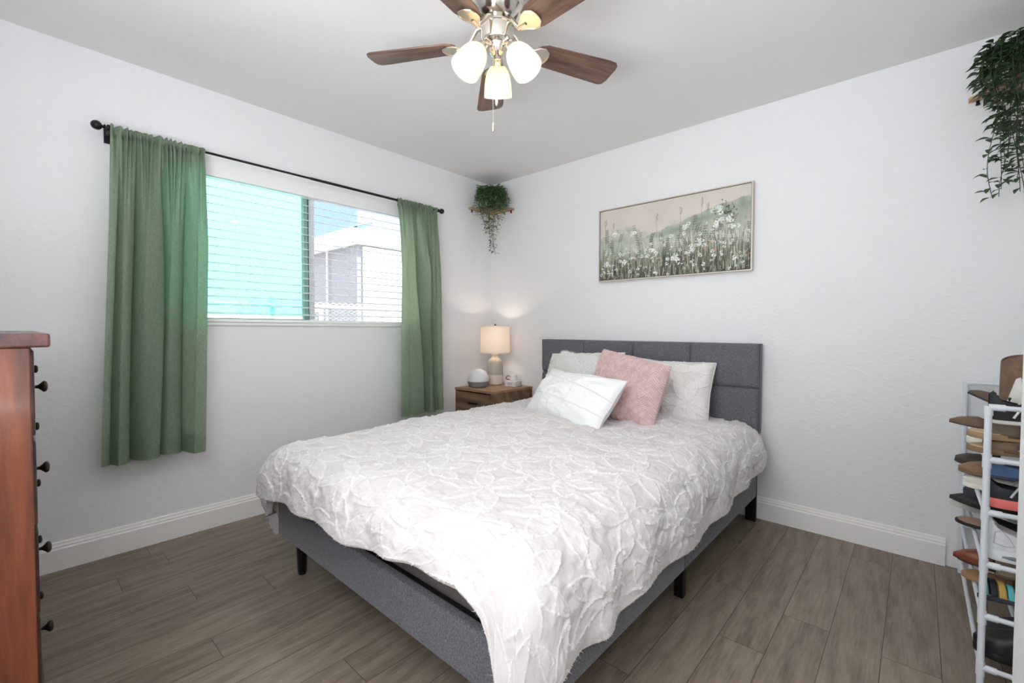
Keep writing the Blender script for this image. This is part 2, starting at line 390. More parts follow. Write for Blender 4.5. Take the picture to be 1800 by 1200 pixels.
MB().tube([(-1.23, -1.9, 1.325), (-1.23, 2.4, 1.325)], .019, 10).build('rail', GALV, fe)
for py in (-1.45, -.36, .9, 2.1): MB().tube([(-1.26, py, -.1), (-1.26, py, 1.40)], .022, 10).build('post', GALV, fe)

# ------------------------------------------------------------------ venetian blind
bl = thing('window_blind', 'white horizontal slat blind with valance filling the window between the curtains', 'blind', (-.03, -1.61, WZ1))
BL = M('blind_white', (240, 241, 240), .45, spec=.3)
by0, by1 = WY0+.012, WY1-.012
prof = [(-.005, 0), (.012, 0), (.012, -.012), (.006, -.022), (.010, -.05), (.006, -.085), (.012, -.100), (.012, -.118), (.004, -.124), (-.005, -.124)]
vs = [(-.004+a, yy, 2.090+z) for yy in (WY0+.004, WY1-.004) for a, z in prof]; n = len(prof)
MB().add(vs, [(i, (i+1) % n, n+(i+1) % n, n+i) for i in range(n)]+[tuple(range(n)), tuple(range(n, 2*n))]).build('valance', BL, bl, smooth=40)
mb = MB(); nsl = 17; z0s, z1s = 1.212, 1.968
for i in range(nsl):
    z = z0s+(z1s-z0s)*i/(nsl-1); t = math.radians(12); ca, sa = math.cos(t), math.sin(t)
    xs = np.linspace(-.024, .024, 5); pr = [(x, .0015-(x/.024)**2*.0025+.0014) for x in xs]+[(x, .0015-(x/.024)**2*.0025-.0014) for x in xs[::-1]]
    pr = [(-.033+x*ca+zz*sa, z-x*sa+zz*ca) for x, zz in pr]; m_ = len(pr)
    mb.add([(a, yy, b) for yy in (by0, by1) for a, b in pr], [(k, (k+1) % m_, m_+(k+1) % m_, m_+k) for k in range(m_)]+[tuple(range(m_)), tuple(range(m_, 2*m_))])
mb.build('slats', BL, bl, smooth=30)
MB().box(-.058, -.010, by0, by1, 1.158, 1.176).build('bottom_rail', BL, bl, smooth=0, bevel=.004)
for cy in (-2.08, -1.72, -1.38, -1.02):
    mb = MB()
    for xx in (-.0575, -.0085): mb.tube([(xx, cy, 1.17), (xx, cy, 1.99)], .0008, 5, cap=False)
    mb.tube([(-.0085, cy+.012, 1.17), (-.0085, cy+.012, 1.99)], .0008, 5, cap=False)
    mb.build('ladder_cord', BL, bl)
MB().tube([(.006, -2.035, 1.97), (.005, -2.03, 1.5), (.004, -2.005, 1.35), (.003, -1.985, 1.19)], .0009, 5).build('lift_cord', BL, bl)

# ------------------------------------------------------------------ curtain rod and curtains
RODX, RODZ = .085, 2.065
rd = thing('curtain_rod', 'thin black curtain rod with round finials above the window', 'curtain rod', (RODX, -1.67, RODZ))
mb = MB().tube([(RODX, -2.66, RODZ), (RODX, -1.66, RODZ)], .0065, 12); mb.build('rod', BLACK, rd)
MB().tube([(RODX, -1.70, RODZ), (RODX, -.685, RODZ)], .0085, 12).build('rod_sleeve', BLACK, rd)
for (yy, s_) in ((-2.66, -1), (-.685, 1)):
    R_ = Matrix.Rotation(-s_*PI/2, 4, 'X')
    pr = [(.0065, 0), (.012, .002), (.012, .006), (.007, .009), (.007, .014)]+[(.021*math.sin(a), .033-.021*math.cos(a)) for a in np.linspace(.35, PI, 12)]
    MB().lathe(pr, (RODX, yy, RODZ), 20, R_).build('finial', BLACK, rd)
    b = MB(); b.tube([(0.0, yy-s_*.012, RODZ-.01), (RODX, yy-s_*.012, RODZ-.01)], .005, 8); b.box(0, .004, yy-s_*.012-.012, yy-s_*.012+.012, RODZ-.05, RODZ+.03)
    b.tube([(RODX, yy-s_*.012, RODZ-.014), (RODX, yy-s_*.012, RODZ+.012)], .009, 8); b.build('bracket', BLACK, rd)
CURT = translucent_mat('sage_linen', (146, 158, 142), (222, 240, 216), .58, weave=420)
def curtain(label, yt0, yt1, yb0, yb1, zt, zb, nf_top, folds, seed, side):
    """folds: list of (s, width, depth) broad pleats at the bottom"""
    n, k = 150, 300; t = np.linspace(0, 1, n)[:, None]; s = np.linspace(0, 1, k)[None, :]
    rng = np.random.RandomState(seed)
    T = t*np.ones_like(s); S = s*np.ones_like(t)
    blend = np.clip((T-.02)/.30, 0, 1)**.8
    ph = nf_top*2*PI*(S+.018*np.sin(2*PI*S*2.3+seed)+.01*np.sin(2*PI*S*5.1))
    top = .013*np.sin(ph)+.004*np.sin(ph*2.1+1)+.005*fbm(S*20, T*6, seed)
    f = np.ones_like(S); off_ = np.zeros_like(S)
    for (sv, dep, slope, seg) in folds:          # narrow deep valleys between rounded pleats; seg sets back the pleat to the right
        svT = sv+slope*T+.008*np.sin(T*5+sv*9); f *= 1-dep*np.exp(-(np.abs(S-svT)/.030)**.95); off_ = np.where(S > svT, seg, off_)
    ker = np.ones(15)/15; off_ = np.apply_along_axis(lambda q: np.convolve(np.pad(q, 7, mode='edge'), ker, 'valid'), 1, off_)
    low = .125*(f-.46)+off_
    low += .005*fbm(S*4+T*.5, T*1.2+3, seed+5, 2)+.0010*fbm(S*18, T*14, seed+7, 2)
    X = RODX+top*(1-blend)+low*blend+.004*np.sin(ph*.5)*(1-blend)
    # rod pocket bulges around the rod, header ruffle above
    zz = zt-T*(zt-zb)
    pocket = np.exp(-((zz-RODZ)/.02)**2)
    inp = np.clip(1.6-np.abs(zz-RODZ)/.011, 0, 1); X = X*(1-inp)+inp*np.maximum(X, RODX+.0108)
    X = X-.006*np.exp(-((zz-(RODZ-.030))/.008)**2)
    Y0 = yt0+(yb0-yt0)*T**1.0; Y1 = yt1+(yb1-yt1)*T
    Y = Y0+(Y1-Y0)*S+.010*np.sin(2*PI*S*3+T*3+seed)*blend*np.sin(PI*S)+.008*low/.05*blend*np.sin(2*PI*S*4)
    Z = zz+.004*np.sin(ph*.9)*(1-blend)*(T < .06)+ (.006*np.sin(S*9+seed))*T*.4
    P = np.stack([np.maximum(X, .02), Y, Z], -1)
    root = thing('curtain', label, 'curtain', (RODX, (yt0+yt1)/2, RODZ)); P -= np.array(rootloc(root))
    o = grid('panel', P, CURT, root); sm = o.modifiers.new('t', 'SOLIDIFY'); sm.thickness = .0012; sm.offset = 0
    # hem band and rod pocket: a second layer of the same cloth, just in front
    h = P[int(n*.935):, :, :].copy(); h[..., 0] += .0022; grid('hem', h, CURT, root)
    q = P[:max(5, int(n*.040)), :, :].copy(); zq = q[..., 2]+RODZ; bk = np.exp(-((zq-RODZ)/.016)**2)
    q[..., 0] = q[..., 0]*(1-bk)+bk*(-.0115-.25*np.abs(q[..., 0]))-.0016; grid('rod_pocket', q, CURT, root)
    return root
curtain('sage green curtain panel left of the window, nearer the dresser', -2.645, -2.264, -2.708, -2.300, 2.082, .475, 17,
        [(.09, .55, -.01, .012), (.24, .95, .05, .010), (.52, .75, .05, -.030), (.80, .80, -.01, .012)], 3, -1)
curtain('sage green curtain panel right of the window, beside the nightstand', -1.068, -.70, -1.092, -.660, 2.082, .475, 15,
        [(.22, .18, .0, -.02), (.44, .80, .16, .02), (.68, .90, .13, -.015), (.90, .5, .0, -.03)], 8, 1)

# ================================================================== BED
BX0, BX1, BYF, BYH = .715, 2.262, -2.147, -.09
GREY = fabric_mat('charcoal_heather', (76, 76, 81), (124, 124, 131))
bed = thing('bed', 'grey upholstered platform bed with panelled headboard against the back wall', 'bed', (1.487, -1.1, 0))
# headboard: tufted panels as a displaced front face on a solid board
def headboard():
    x0, x1, z0, z1, yf, yb = .672, 2.263, .515, 1.042, -.090, -.012
    nx, nz = 700, 230; X, Z = np.meshgrid(np.linspace(x0, x1, nx), np.linspace(z0, z1, nz), indexing='ij')
    inner0, inner1 = x0+.006, x1-.012
    d = np.full_like(X, 1.0)
    for sx in (1.07, 1.475, 1.870): d = np.minimum(d, np.abs(X-sx))
    d = np.minimum(d, np.abs(Z-.781))
    puff = .019*(1-np.exp(-(d/.012)**.8))
    e = np.minimum(np.minimum(X-x0, x1-X), np.minimum(Z-z0, z1-Z)); r_ = .018
    rnd_ = np.where(e < r_, r_-np.sqrt(np.maximum(r_**2-(r_-e)**2, 0)), 0)
    Y = yf+.008-puff+.008*np.exp(-(d/.005)**2)+rnd_+.0012*fbm(X*14, Z*14, 4)
    off = np.array(rootloc(bed))
    hb = MB().box(x0, x1, yf+.022, yb, z0, z1).build('headboard', GREY, bed, smooth=30, bevel=.004)
    grid('headboard_panel', np.stack([X, Y, Z], -1)-off, GREY, hb, flip=False)
    MB().tube([(x1-.004, yf+.022, z0+.01), (x1-.004, yf+.022, z1-.012), (x1-.016, yf+.022, z1-.003), (x0+.016, yf+.022, z1-.003), (x0+.004, yf+.022, z1-.012), (x0+.004, yf+.022, z0+.01)], .004, 8).build('piping', GREY, hb)
headboard()
RZ0, RZ1 = .155, .312
MB().box(BX0, BX1, BYF, BYF+.032, RZ0, RZ1).build('foot_rail', GREY, bed, smooth=30, bevel=.006)
for xx in (BX0, BX1-.032):
    MB().box(xx, xx+.032, BYF+.034, -1.172, RZ0, RZ1).build('side_rail', GREY, bed, smooth=30, bevel=.006)
    MB().box(xx, xx+.032, -1.169, -.095, RZ0, RZ1).build('side_rail', GREY, bed, smooth=30, bevel=.006)
MB().box(BX0+.033, BX1-.033, BYF+.033, -.10, .262, .290).build('slat_deck', M('dark_deck', (38, 36, 36), .8), bed, smooth=0)
for (lx, ly) in ((.865, -2.10), (2.11, -2.10)):
    MB().lathe([(.017, 0), (.019, .004), (.026, .20), (.026, .262)], (lx, ly, 0), 8, Matrix.Rotation(PI/8, 4, 'Z')).build('leg', BLACK, bed, smooth=30)
for (lx, ly) in ((2.215, -1.10), (.76, -1.10), (1.487, -1.10), (1.487, -1.7)):
    MB().box(lx-.019, lx+.019, ly-.019, ly+.019, 0, .262).build('leg', BLACK, bed, smooth=0, bevel=.003)
for lx in (.735, 2.200): MB().box(lx, lx+.058, -.084, -.060, 0, .60).build('headboard_post', BLACK, bed, smooth=0, bevel=.003)
mt = MB().box(BX0+.035, BX1-.036, -2.105, -.125, .2905, .535).build('mattress', M('mattress_grey', (100, 93, 91), .9, bump=(200, .2, .002)), None, smooth=35, bevel=.045, bseg=4)
mt.location = (0, 0, 0); tag(mt, 'grey covered mattress edge showing between duvet hem and bed rail', 'mattress')

# ------------------------------------------------------------------ duvet
def duvet():
    rng = np.random.RandomState(21)
    x0, x1, y0, y1 = .775, 2.125, -2.065, -.115
    Rl, Rr, Rf = .170, .19, .175
    step = .0042
    LA, LB, LF = .43, .47, .36
    a = np.arange(x0-LA, x1+LB+step, step); b = np.arange(y0-LF, y1+step, step)
    na, nb = len(a), len(b); An, Bn = np.meshgrid(a, b, indexing='ij')
    # the hem wanders: stretch the overhang rows a little
    def edge(tt, pts): return np.interp(tt, [p[0] for p in pts], [p[1] for p in pts])
    lr = edge(b, [(-2.45, .44), (-2.05, .43), (-1.7, .39), (-1.15, .405), (-.8, .385), (-.42, .36), (-.1, .33)])+.012*vnoise(b*6, b*0, 31)
    ll = edge(b, [(-2.45, .44), (-2.1, .42), (-1.6, .40), (-.1, .38)])+.012*vnoise(b*6, b*0, 32)
    lf = edge(a, [(.4, .33), (.75, .30), (1.1, .292), (1.53, .276), (1.85, .238), (2.08, .214), (2.2, .246), (2.35, .34), (2.6, .36)])+.010*vnoise(a*6, a*0, 33)
    EA = np.where(An < x0, (x0-An)/LA*ll[None, :], np.where(An > x1, (An-x1)/LB*lr[None, :], 0)); SA = np.where(An < x0, -1, 1)
    EB = np.where(Bn < y0, (y0-Bn)/LF*lf[:, None], 0)
    E = np.hypot(EA, EB)+1e-9; dx = SA*EA/E; dy = -EB/E
    Rs = np.where(SA < 0, Rl, Rr); R = (EA*Rs+EB*Rf)/(EA+EB+1e-9)
    th = np.minimum(E/np.maximum(R, .01), PI/2)
    out = R*np.sin(th); drop = R*(1-np.cos(th))+np.maximum(E-R*PI/2, 0)
    hang = np.clip((E-.16)/.2, 0, 1)
    topz = .588+.012*fbm(An*2.2, Bn*2.2, 40, 2)*(1-hang)+.010*np.exp(-((Bn+.2)/.3)**2)
    # long side folds where the cloth hangs
    per = np.where(EA > EB, Bn, An)
    fold = .026*hang*np.sin(per*19+2*vnoise(per*3, per*0, 41))*(.4+.6*np.abs(vnoise(per*2.3, per*0, 42)))
    out = out+fold-.02*np.clip((E-.40)/.1, 0, 1)
    tuck = np.clip((E-.235)/.05, 0, 1)*(EB > EA)*.035*0
    X = np.clip(An, x0, x1)+dx*(out-tuck); Y = np.clip(Bn, y0, y1)+dy*(out-tuck); Z = topz-drop
    P = np.stack([X, Y, Z], -1)
    # puckered quilting and the tufted leaf pattern, raised along the surface normal
    cs = hexcenters(x0-LA, x1+LB, y0-LF, y1, .30, rng, .02)
    o, ins = leafdist(An, Bn, cs, .172, .036, 6, rng)
    fuzz = np.random.RandomState(5).rand(na, nb)
    big = .0085*fbm(An*8, Bn*8, 43, 3)
    fine = .0030*fbm(An*30, Bn*34, 47, 3)
    pucker = -.004*(1-ins)*1.0
    h = big*.85+fine*1.0+pucker*.45+o*(.0016+.0036*fuzz)+ins*.0012*fuzz+.0008*(fuzz-.5)
    dPa = np.gradient(P, axis=0); dPb = np.gradient(P, axis=1); N = np.cross(dPa, dPb); N /= np.linalg.norm(N, axis=-1, keepdims=True)+1e-12
    edgefade = np.minimum(np.minimum(np.arange(na)[:, None], na-1-np.arange(na)[:, None]), np.minimum(np.arange(nb)[None, :], 12))/12.0
    h = h*(1-.6*np.clip(np.minimum(EA, EB)/.12, 0, 1)); Pd = P+N*(h*np.clip(edgefade, .35, 1))[..., None]
    root = thing('duvet', 'white duvet with tufted leaf pattern spread over the bed', 'duvet', (1.487, -1.1, .59))
    off = np.array(rootloc(root))
    m = attr_mat('duvet_cloth', 'tuft', (214, 209, 208), (241, 239, 238), bump=(260, .35, .002), sheen=.08)
    cov = grid('cover', Pd-off, m, root, attrs={'tuft': np.clip(.20*ins+.75*o*(.4+.6*fuzz)+.10*fuzz, 0, 1)})
    # lining, set inward, closed to the cover by the rolled hem
    st = 6; inner = (P-N*.030)[::st, ::st]
    grid('lining', inner-off, M('duvet_lining', (214, 206, 200), .9, bump=(120, .3, .003)), root, flip=True)
    ring = np.concatenate([np.stack([np.arange(na), np.zeros(na, int)], 1)[::-1], np.stack([np.zeros(nb, int), np.arange(nb)], 1)[0:0]])
    idx = [(0, j) for j in range(nb-1, -1, -1)]+[(i, 0) for i in range(1, na)]+[(na-1, j) for j in range(1, nb)]
    ii = np.array([q[0] for q in idx]); jj = np.array([q[1] for q in idx])
    pe, ne = Pd[ii, jj], N[ii, jj]; outw = np.stack([dx[ii, jj]*0, dy[ii, jj]*0, -np.ones(len(ii))], -1)
    rows = [pe+(-ne*.015+ne*.015*math.cos(t_))+outw*.012*math.sin(t_) for t_ in np.linspace(0, PI, 7)]
    grid('hem', np.stack(rows, 0)-off, m, root, attrs={'tuft': np.full((7, len(ii)), .2)})
    # loose thread ends standing along every tufted outline and along the hem
    rr = np.random.RandomState(9); ci, cj = np.where((o > .72) & (rr.rand(na, nb) < .15))
    he = rr.rand(len(ii)) < .55
    base = np.concatenate([Pd[ci, cj], pe[he]]); nn = np.concatenate([N[ci, cj], (ne*.5+outw*.6)[he]])
    k = len(base); d = nn+rr.normal(0, .75, (k, 3)); d /= np.linalg.norm(d, axis=1, keepdims=True)
    L = rr.uniform(.002, .007, (k, 1)); side = np.cross(d, rr.normal(0, 1, (k, 3))); side /= np.linalg.norm(side, axis=1, keepdims=True)
    wd = .0009; mid = base+d*L*.55+rr.normal(0, .0012, (k, 3)); tip = base+d*L+rr.normal(0, .0025, (k, 3))
    V = np.concatenate([base-side*wd-nn*.001, base+side*wd-nn*.001, mid+side*wd*.8, mid-side*wd*.8, tip+side*wd*.3, tip-side*wd*.3])
    i0 = np.arange(k); Fq = np.concatenate([np.stack([i0, i0+k, i0+2*k, i0+3*k], 1), np.stack([i0+3*k, i0+2*k, i0+4*k, i0+5*k], 1)])
    fr = rawmesh('fringe', V-off, Fq, M('tuft_thread', (246, 245, 243), .9), root); fr['kind'] = 'stuff'
duvet()

# ------------------------------------------------------------------ pillows
def frame_from(bl, br, tl):
    """orientation of a pillow from three corners of its front face"""
    bl, br, tl = Vector(bl), Vector(br), Vector(tl); X = (br-bl); wd = X.length; X.normalize(); Yv = tl-bl; Yv = Yv-X*Yv.dot(X); ht = Yv.length; Yv.normalize(); Z = X.cross(Yv)
    return Matrix((X, Yv, Z)).transposed().to_4x4(), wd, ht
def pillow(label, mat_front, center, rot, wd, ht, th, disp=None, seed=0, n=150, piping=None, ears=.03, group=None, extra=None, lop=0):
    root = thing('pillow', label, 'pillow', center, (0, 0, 0), group); root.rotation_euler = rot.to_euler()
    uu = np.linspace(-1, 1, n); U, V = np.meshgrid(uu, uu, indexing='ij')
    # edges bow inwards between the pointed corners
    bow = 1-ears*(1-V**2); bow2 = 1-ears*(1-U**2)
    X = U*wd/2*bow+.008*vnoise(V*2.2+seed, U*.7, seed+3)*np.abs(U)**3; Y = V*ht/2*bow2+.010*vnoise(U*2.2+seed, V*.7, seed+4)*np.abs(V)**3-lop*U*(V+1)/2
    prof = (np.clip(1-np.abs(U)**2.6, 0, 1)*np.clip(1-np.abs(V)**2.6, 0, 1))**.46
    wr = .016*fbm(U*2.5+seed, V*2.5, seed+50, 3)+.006*np.sin((U-V)*6+seed)*(np.abs(U*V))
    attrs = None
    parts = []
    for sgn, nm in ((1, 'front'), (-1, 'back')):
        Z = sgn*(th/2*prof+wr*prof**.5*(1 if sgn > 0 else .6)) 
        P = np.stack([X, Y, Z], -1)
        att = {'tuft': np.zeros_like(U)}
        if disp is not None and sgn > 0:
            hgt, att_v = disp(X, Y, U, V); dA = np.gradient(P, axis=0); dB = np.gradient(P, axis=1); N = np.cross(dA, dB); N /= np.linalg.norm(N, axis=-1, keepdims=True)+1e-12
            fade = np.clip(np.minimum(1-np.abs(U), 1-np.abs(V))/.05, 0, 1)
            P = P+N*(hgt*fade)[..., None]; att = {'tuft': att_v}
        o = grid(nm, P, mat_front, root, attrs=att, flip=(sgn < 0)); parts.append((o, P))
    if piping:
        pts = []
        P = parts[0][1]
        for seq in (P[:, 0], P[-1, :], P[::-1, -1], P[0, ::-1]): pts += [tuple(q) for q in seq[:-1:3]]
        MB().tube(pts, piping, 6, closed=True).build('piping', mat_front, root, world=False)
    if extra: extra(root, parts[0][1])
    return root
def strands(root, P, name, m, count, lmin, lmax, seed, droop=0, back=True):
    rr = np.random.RandomState(seed); n = P.shape[0]
    i = rr.randint(1, n-1, count); j = rr.randint(1, n-1, count); dA = P[np.minimum(i+1, n-1), j]-P[i-1, j]; dB = P[i, np.minimum(j+1, n-1)]-P[i, j-1]
    N = np.cross(dA, dB); N /= np.linalg.norm(N, axis=1, keepdims=True)+1e-12; base = P[i, j]
    d = N+rr.normal(0, .45, (count, 3)); d /= np.linalg.norm(d, axis=1, keepdims=True); L = rr.uniform(lmin, lmax, (count, 1))
    side = np.cross(d, rr.normal(0, 1, (count, 3))); side /= np.linalg.norm(side, axis=1, keepdims=True); w_ = .0006
    tip = base+d*L; V = np.concatenate([base-side*w_, base+side*w_, tip]); i0 = np.arange(count)
    f = rawmesh(name, V, np.stack([i0, i0+count, i0+2*count], 1), m, root); f['kind'] = 'stuff'
SHAM = attr_mat('sham_cloth', 'tuft', (222, 218, 214), (247, 245, 242), bump=(240, .35, .002))
def sham_disp(seed):
    def f(X, Y, U, V):
        rng = np.random.RandomState(seed); o, ins = leafdist(X, Y, hexcenters(-.4, .4, -.3, .3, .245, rng, .02), .145, .030, 7, rng)
        fz = np.random.RandomState(seed+1).rand(*X.shape)
        return .006*fbm(X*14, Y*14, seed, 2)+o*(.003+.004*fz)-.003*(1-ins), np.clip(.3*ins+.8*o*fz+.1*fz, 0, 1)
    return f
ROT = lambda tilt, yaw, roll=0: (Matrix.Rotation(yaw, 3, 'Z') @ Matrix.Rotation(PI/2-tilt, 3, 'X') @ Matrix.Rotation(roll, 3, 'Z'))
D = math.radians
pillow('white tufted leaf pillow at the right, behind the pink cushion', SHAM, (1.712, -.215, .745), ROT(D(22), D(3), D(-1)), .66, .385, .20, sham_disp(3), 3, 190, .004, .03)
pillow('white tufted pillow at the far left against the headboard, mostly hidden', SHAM, (1.125, -.215, .755), ROT(D(24), D(-6), D(4)), .66, .41, .19, sham_disp(8), 9, 190, .004, .03)
FUR = attr_mat('ivory_plush', 'tuft', (222, 221, 219), (244, 243, 241), bump=(180, .3, .003))
def fur_disp(X, Y, U, V):
    q = X*.8-Y*.55; rib = np.abs(np.mod(q/.020, 1)-.5)*2
    return .0035*(1-rib)**1.0+.003*fbm(X*30, Y*30, 71, 2), np.clip(1-rib+.2*np.random.RandomState(4).rand(*X.shape), 0, 1)
pillow('fluffy ivory ribbed cushion tucked behind the white stitched lumbar pillow', FUR, (1.235, -.410, .760), ROT(D(30), D(-4), D(-5)), .48, .41, .17, fur_disp, 14, 160, None, .04,
       extra=lambda rt, P: strands(rt, P, 'fur', M('fur_white', (243, 242, 240), .9), 26000, .006, .022, 3))
PINK = attr_mat('pink_plush', 'tuft', (200, 164, 162), (238, 214, 212), bump=(300, .4, .003), sheen=.5)
def pink_disp(X, Y, U, V):
    zz = np.abs(np.mod(X/.085, 1)-.5)*2*.085*.45
    q = (Y+zz+.004*vnoise(X*40, Y*40, 61))/.0135; rib = np.abs(np.mod(q, 1)-.5)*2
    br = np.clip(.5+.7*vnoise(X*75, Y*60, 62), 0, 1)
    hh = (1-rib**1.6)*(.35+.65*br)
    return .005*hh, np.clip(hh*1.1, 0, 1)
pillow('pink plush square cushion with wavy ribs in the middle of the pillows', PINK, (1.626, -.480, .764), ROT(D(24), D(-10), D(-2.5)), .535, .425, .19, pink_disp, 22, 260, None, .05, lop=.034,
       extra=lambda rt, P: strands(rt, P, 'fur', M('fur_pink', (222, 184, 182), .9), 14000, .003, .009, 5))
LUM = attr_mat('white_cotton', 'tuft', (222, 221, 219), (246, 246, 246), bump=(300, .25, .0015), sheen=.1)
def lum_disp(X, Y, U, V):
    o = np.zeros_like(X)
    for (x, y, an) in ((-.16, 0, 1.40), (-.05, 0, 1.42), (.08, .05, 1.45), (0, -.06, -.06), (-.05, .07, -.12), (.02, .06, .35)):
        d = np.abs(-(X-x)*math.sin(an)+(Y-y)*math.cos(an)); o = np.maximum(o, np.exp(-(d/.0032)**2))
    return .004*o-.004*np.exp(-0*o)*0, 1-.55*o
def tassel(rt, P):
    rr = random.Random(2); mb = MB(); c = Vector(P[-1, 0])
    for k in range(26):
        d = Vector((rr.uniform(-.3, .5), rr.uniform(-1, -.3), rr.uniform(-.3, .6))).normalized()*rr.uniform(.02, .04)
        mb.tube([c, c+d*.5+Vector((0, -.003, 0)), c+d], .0011, 4)
    mb.build('tassel', M('tassel_cotton', (236, 232, 224), .9), rt, world=False)
pillow('white lumbar pillow with stitched crossing lines, lying in front of the others', LUM, (1.366, -.672, .705), ROT(D(38), D(-18), D(-1.5)), .74, .345, .19, lum_disp, 31, 170, .0035, .05, extra=tassel)

# ================================================================== NIGHTSTAND AND WHAT STANDS ON IT
NZ = .65
ns = thing('nightstand', 'brown wooden nightstand in the corner between window wall and bed', 'nightstand', (.36, -.33, 0))
NSW = wood_mat('rustic_oak', (70, 52, 40), (112, 88, 68), (146, 120, 94), 'X', 1.0, .5, con=.26)
NSD = wood_mat('rustic_oak_top', (112, 82, 60), (150, 114, 86), (172, 138, 108), 'X', 1.0, .45, con=.3)
x0, x1, y0, y1 = .150, .578, -.572, -.095
MB().box(x0, x1, y0, y1, NZ-.018, NZ).build('top', NSD, ns, smooth=0, bevel=.0015)
mb = MB(); mb.box(x0+.004, x0+.022, y0+.006, y1, .04, NZ-.0185); mb.box(x1-.022, x1-.004, y0+.006, y1, .04, NZ-.0185); mb.box(x0+.022, x1-.022, y1-.012, y1, .04, NZ-.0185); mb.box(x0+.022, x1-.022, y0+.02, y1-.012, .04, .058)
mb.build('carcass', NSW, ns, smooth=0)
for (za, zb) in ((.345, .622), (.062, .338)):
    dr = MB().box(x0+.025, x1-.025, y0+.003, y0+.022, za, zb).build('drawer', NSW, ns, smooth=0, bevel=.002)
    MB().box((x0+x1)/2-.05, (x0+x1)/2+.05, y0-.012, y0+.002, zb-.085, zb-.073).build('handle', BLACK, dr, smooth=0, bevel=.002)
for (lx, ly) in ((x0+.02, y0+.03), (x1-.02, y0+.03), (x0+.02, y1-.03), (x1-.02, y1-.03)):
    MB().box(lx-.016, lx+.016, ly-.016, ly+.016, 0, .04).build('leg', BLACK, ns, smooth=0)
# lamp
LX, LY = .262, -.215
lp = thing('table_lamp', 'small ceramic table lamp with lit white drum shade on the nightstand', 'lamp', (LX, LY, NZ))
CER = bpy.data.materials.new('two_tone_ceramic'); T = NT(CER); tc = T.n('TexCoord'); sp = T.n('SeparateXYZ'); T.l(tc.outputs['Object'], sp.inputs[0])
rp = T.ramp(T.math('DIVIDE', sp.outputs[2], .30), [(.0, lin((216, 210, 200))), (.28, lin((218, 212, 202))), (.285, lin((176, 168, 156))), (.70, lin((180, 172, 160))), (.74, lin((214, 206, 194)))]); rp.node.color_ramp.interpolation = 'LINEAR'
T.l(rp, T.b.inputs['Base Color']); T.b.inputs['Roughness'].default_value = .25
MB().lathe([(.056, 0), (.064, .006), (.067, .02), (.0675, .082), (.068, .10), (.0675, .17), (.063, .195), (.052, .212), (.034, .228), (.026, .240), (.025, .252), (.028, .258), (.024, .262), (0, .262)], (LX, LY, NZ), 40).build('base', CER, lp)
MB().lathe([(.010, .262), (.010, .30), (.017, .302), (.017, .335), (0, .335)], (LX, LY, NZ), 16).build('socket', M('brass', (170, 140, 90), .3, 1), lp)
MB().lathe([(.008, .335), (.022, .352), (.028, .375), (.024, .398), (.0, .410)], (LX, LY, NZ), 20).build('bulb', M('bulb_glass', (255, 226, 190), .4, emit=6), lp)
SHD = translucent_mat('lamp_shade_linen', (250, 246, 240), (255, 246, 236), .5)
mb = MB(); za, zb = NZ+.268, NZ+.500; ra, rb = .127, .121
mb.lathe([(ra, za), (rb, zb), (rb-.002, zb), (ra-.002, za), (ra, za)], (LX, LY, 0), 56, cap=False); sh = mb.build('lamp_shade', SHD, lp)
for (zz, rr_) in ((za+.004, ra+.0008), (zb-.004, rb+.0008)):
    MB().lathe([(rr_, zz-.004), (rr_, zz+.004), (rr_-.004, zz+.004), (rr_-.004, zz-.004), (rr_, zz-.004)], (LX, LY, 0), 56, cap=False).build('trim', M('shade_trim', (240, 228, 216), .8), sh)
mb = MB()
for k in range(3): mb.tube([(LX, LY, zb-.012), (LX+(rb-.002)*math.cos(k*2.094+.4), LY+(rb-.002)*math.sin(k*2.094+.4), zb-.004)], .0016, 6)
mb.tube([(LX-.03, LY, NZ+.335), (LX-.034, LY, NZ+.40), (LX, LY, zb-.012), (LX+.034, LY, NZ+.40), (LX+.03, LY, NZ+.335)], .0016, 6); mb.build('harp', CHROME, lp)
MB().lathe([(.005, -.012), (.005, .001), (.009, .004), (.009, .010), (.004, .016), (0, .018)], (LX, LY, zb), 14).build('finial', M('dark_bronze', (70, 62, 54), .35, .8), lp)
pl = bpy.data.lights.new('table_lamp_light', 'POINT'); pl.energy = 14.0; pl.color = (1, .83, .69); pl.shadow_soft_size = .03
po = bpy.data.objects.new('table_lamp_light', pl); C.objects.link(po); po.location = (LX, LY, NZ+.385)
# wake light
wl = thing('wake_light', 'round white sunrise clock with grey band at the left of the lamp', 'clock', (.262, -.415, NZ)); cx, cy = wl.location.x, wl.location.y
R_ = .090; aa = np.linspace(-.33, PI/2, 22)
MB().lathe([(.070, .001), (.076, .004), (.084, .024), (.0885, .044), (.086, .046), (0, .046)], (cx, cy, NZ), 40).build('base', M('clock_grey_cloth', (128, 130, 130), .9, bump=(500, .4, .001)), wl)
MB().lathe([(0, .0465), (.086, .0465)]+[(.0895*math.cos(a), .057+.090*math.sin(a)) for a in np.linspace(-.11, PI/2, 24)], (cx, cy, NZ), 40).build('dome', M('frosted_white', (226, 226, 228), .45), wl)
# digital clock with cup
CW = M('white_plastic', (228, 226, 224), .4)
dc = thing('digital_clock', 'small white block clock with dark digits on the nightstand', 'clock', (.455, -.195, NZ), (0, 0, D(8)))
MB().box(-.052, .052, -.052, .052, 0, .046).build('body', CW, dc, world=False, smooth=30, bevel=.006)
MB().box(-.050, .050, -.053, -.0525, .004, .042).build('face', M('clock_face', (224, 222, 222), .25), dc, world=False, smooth=0)
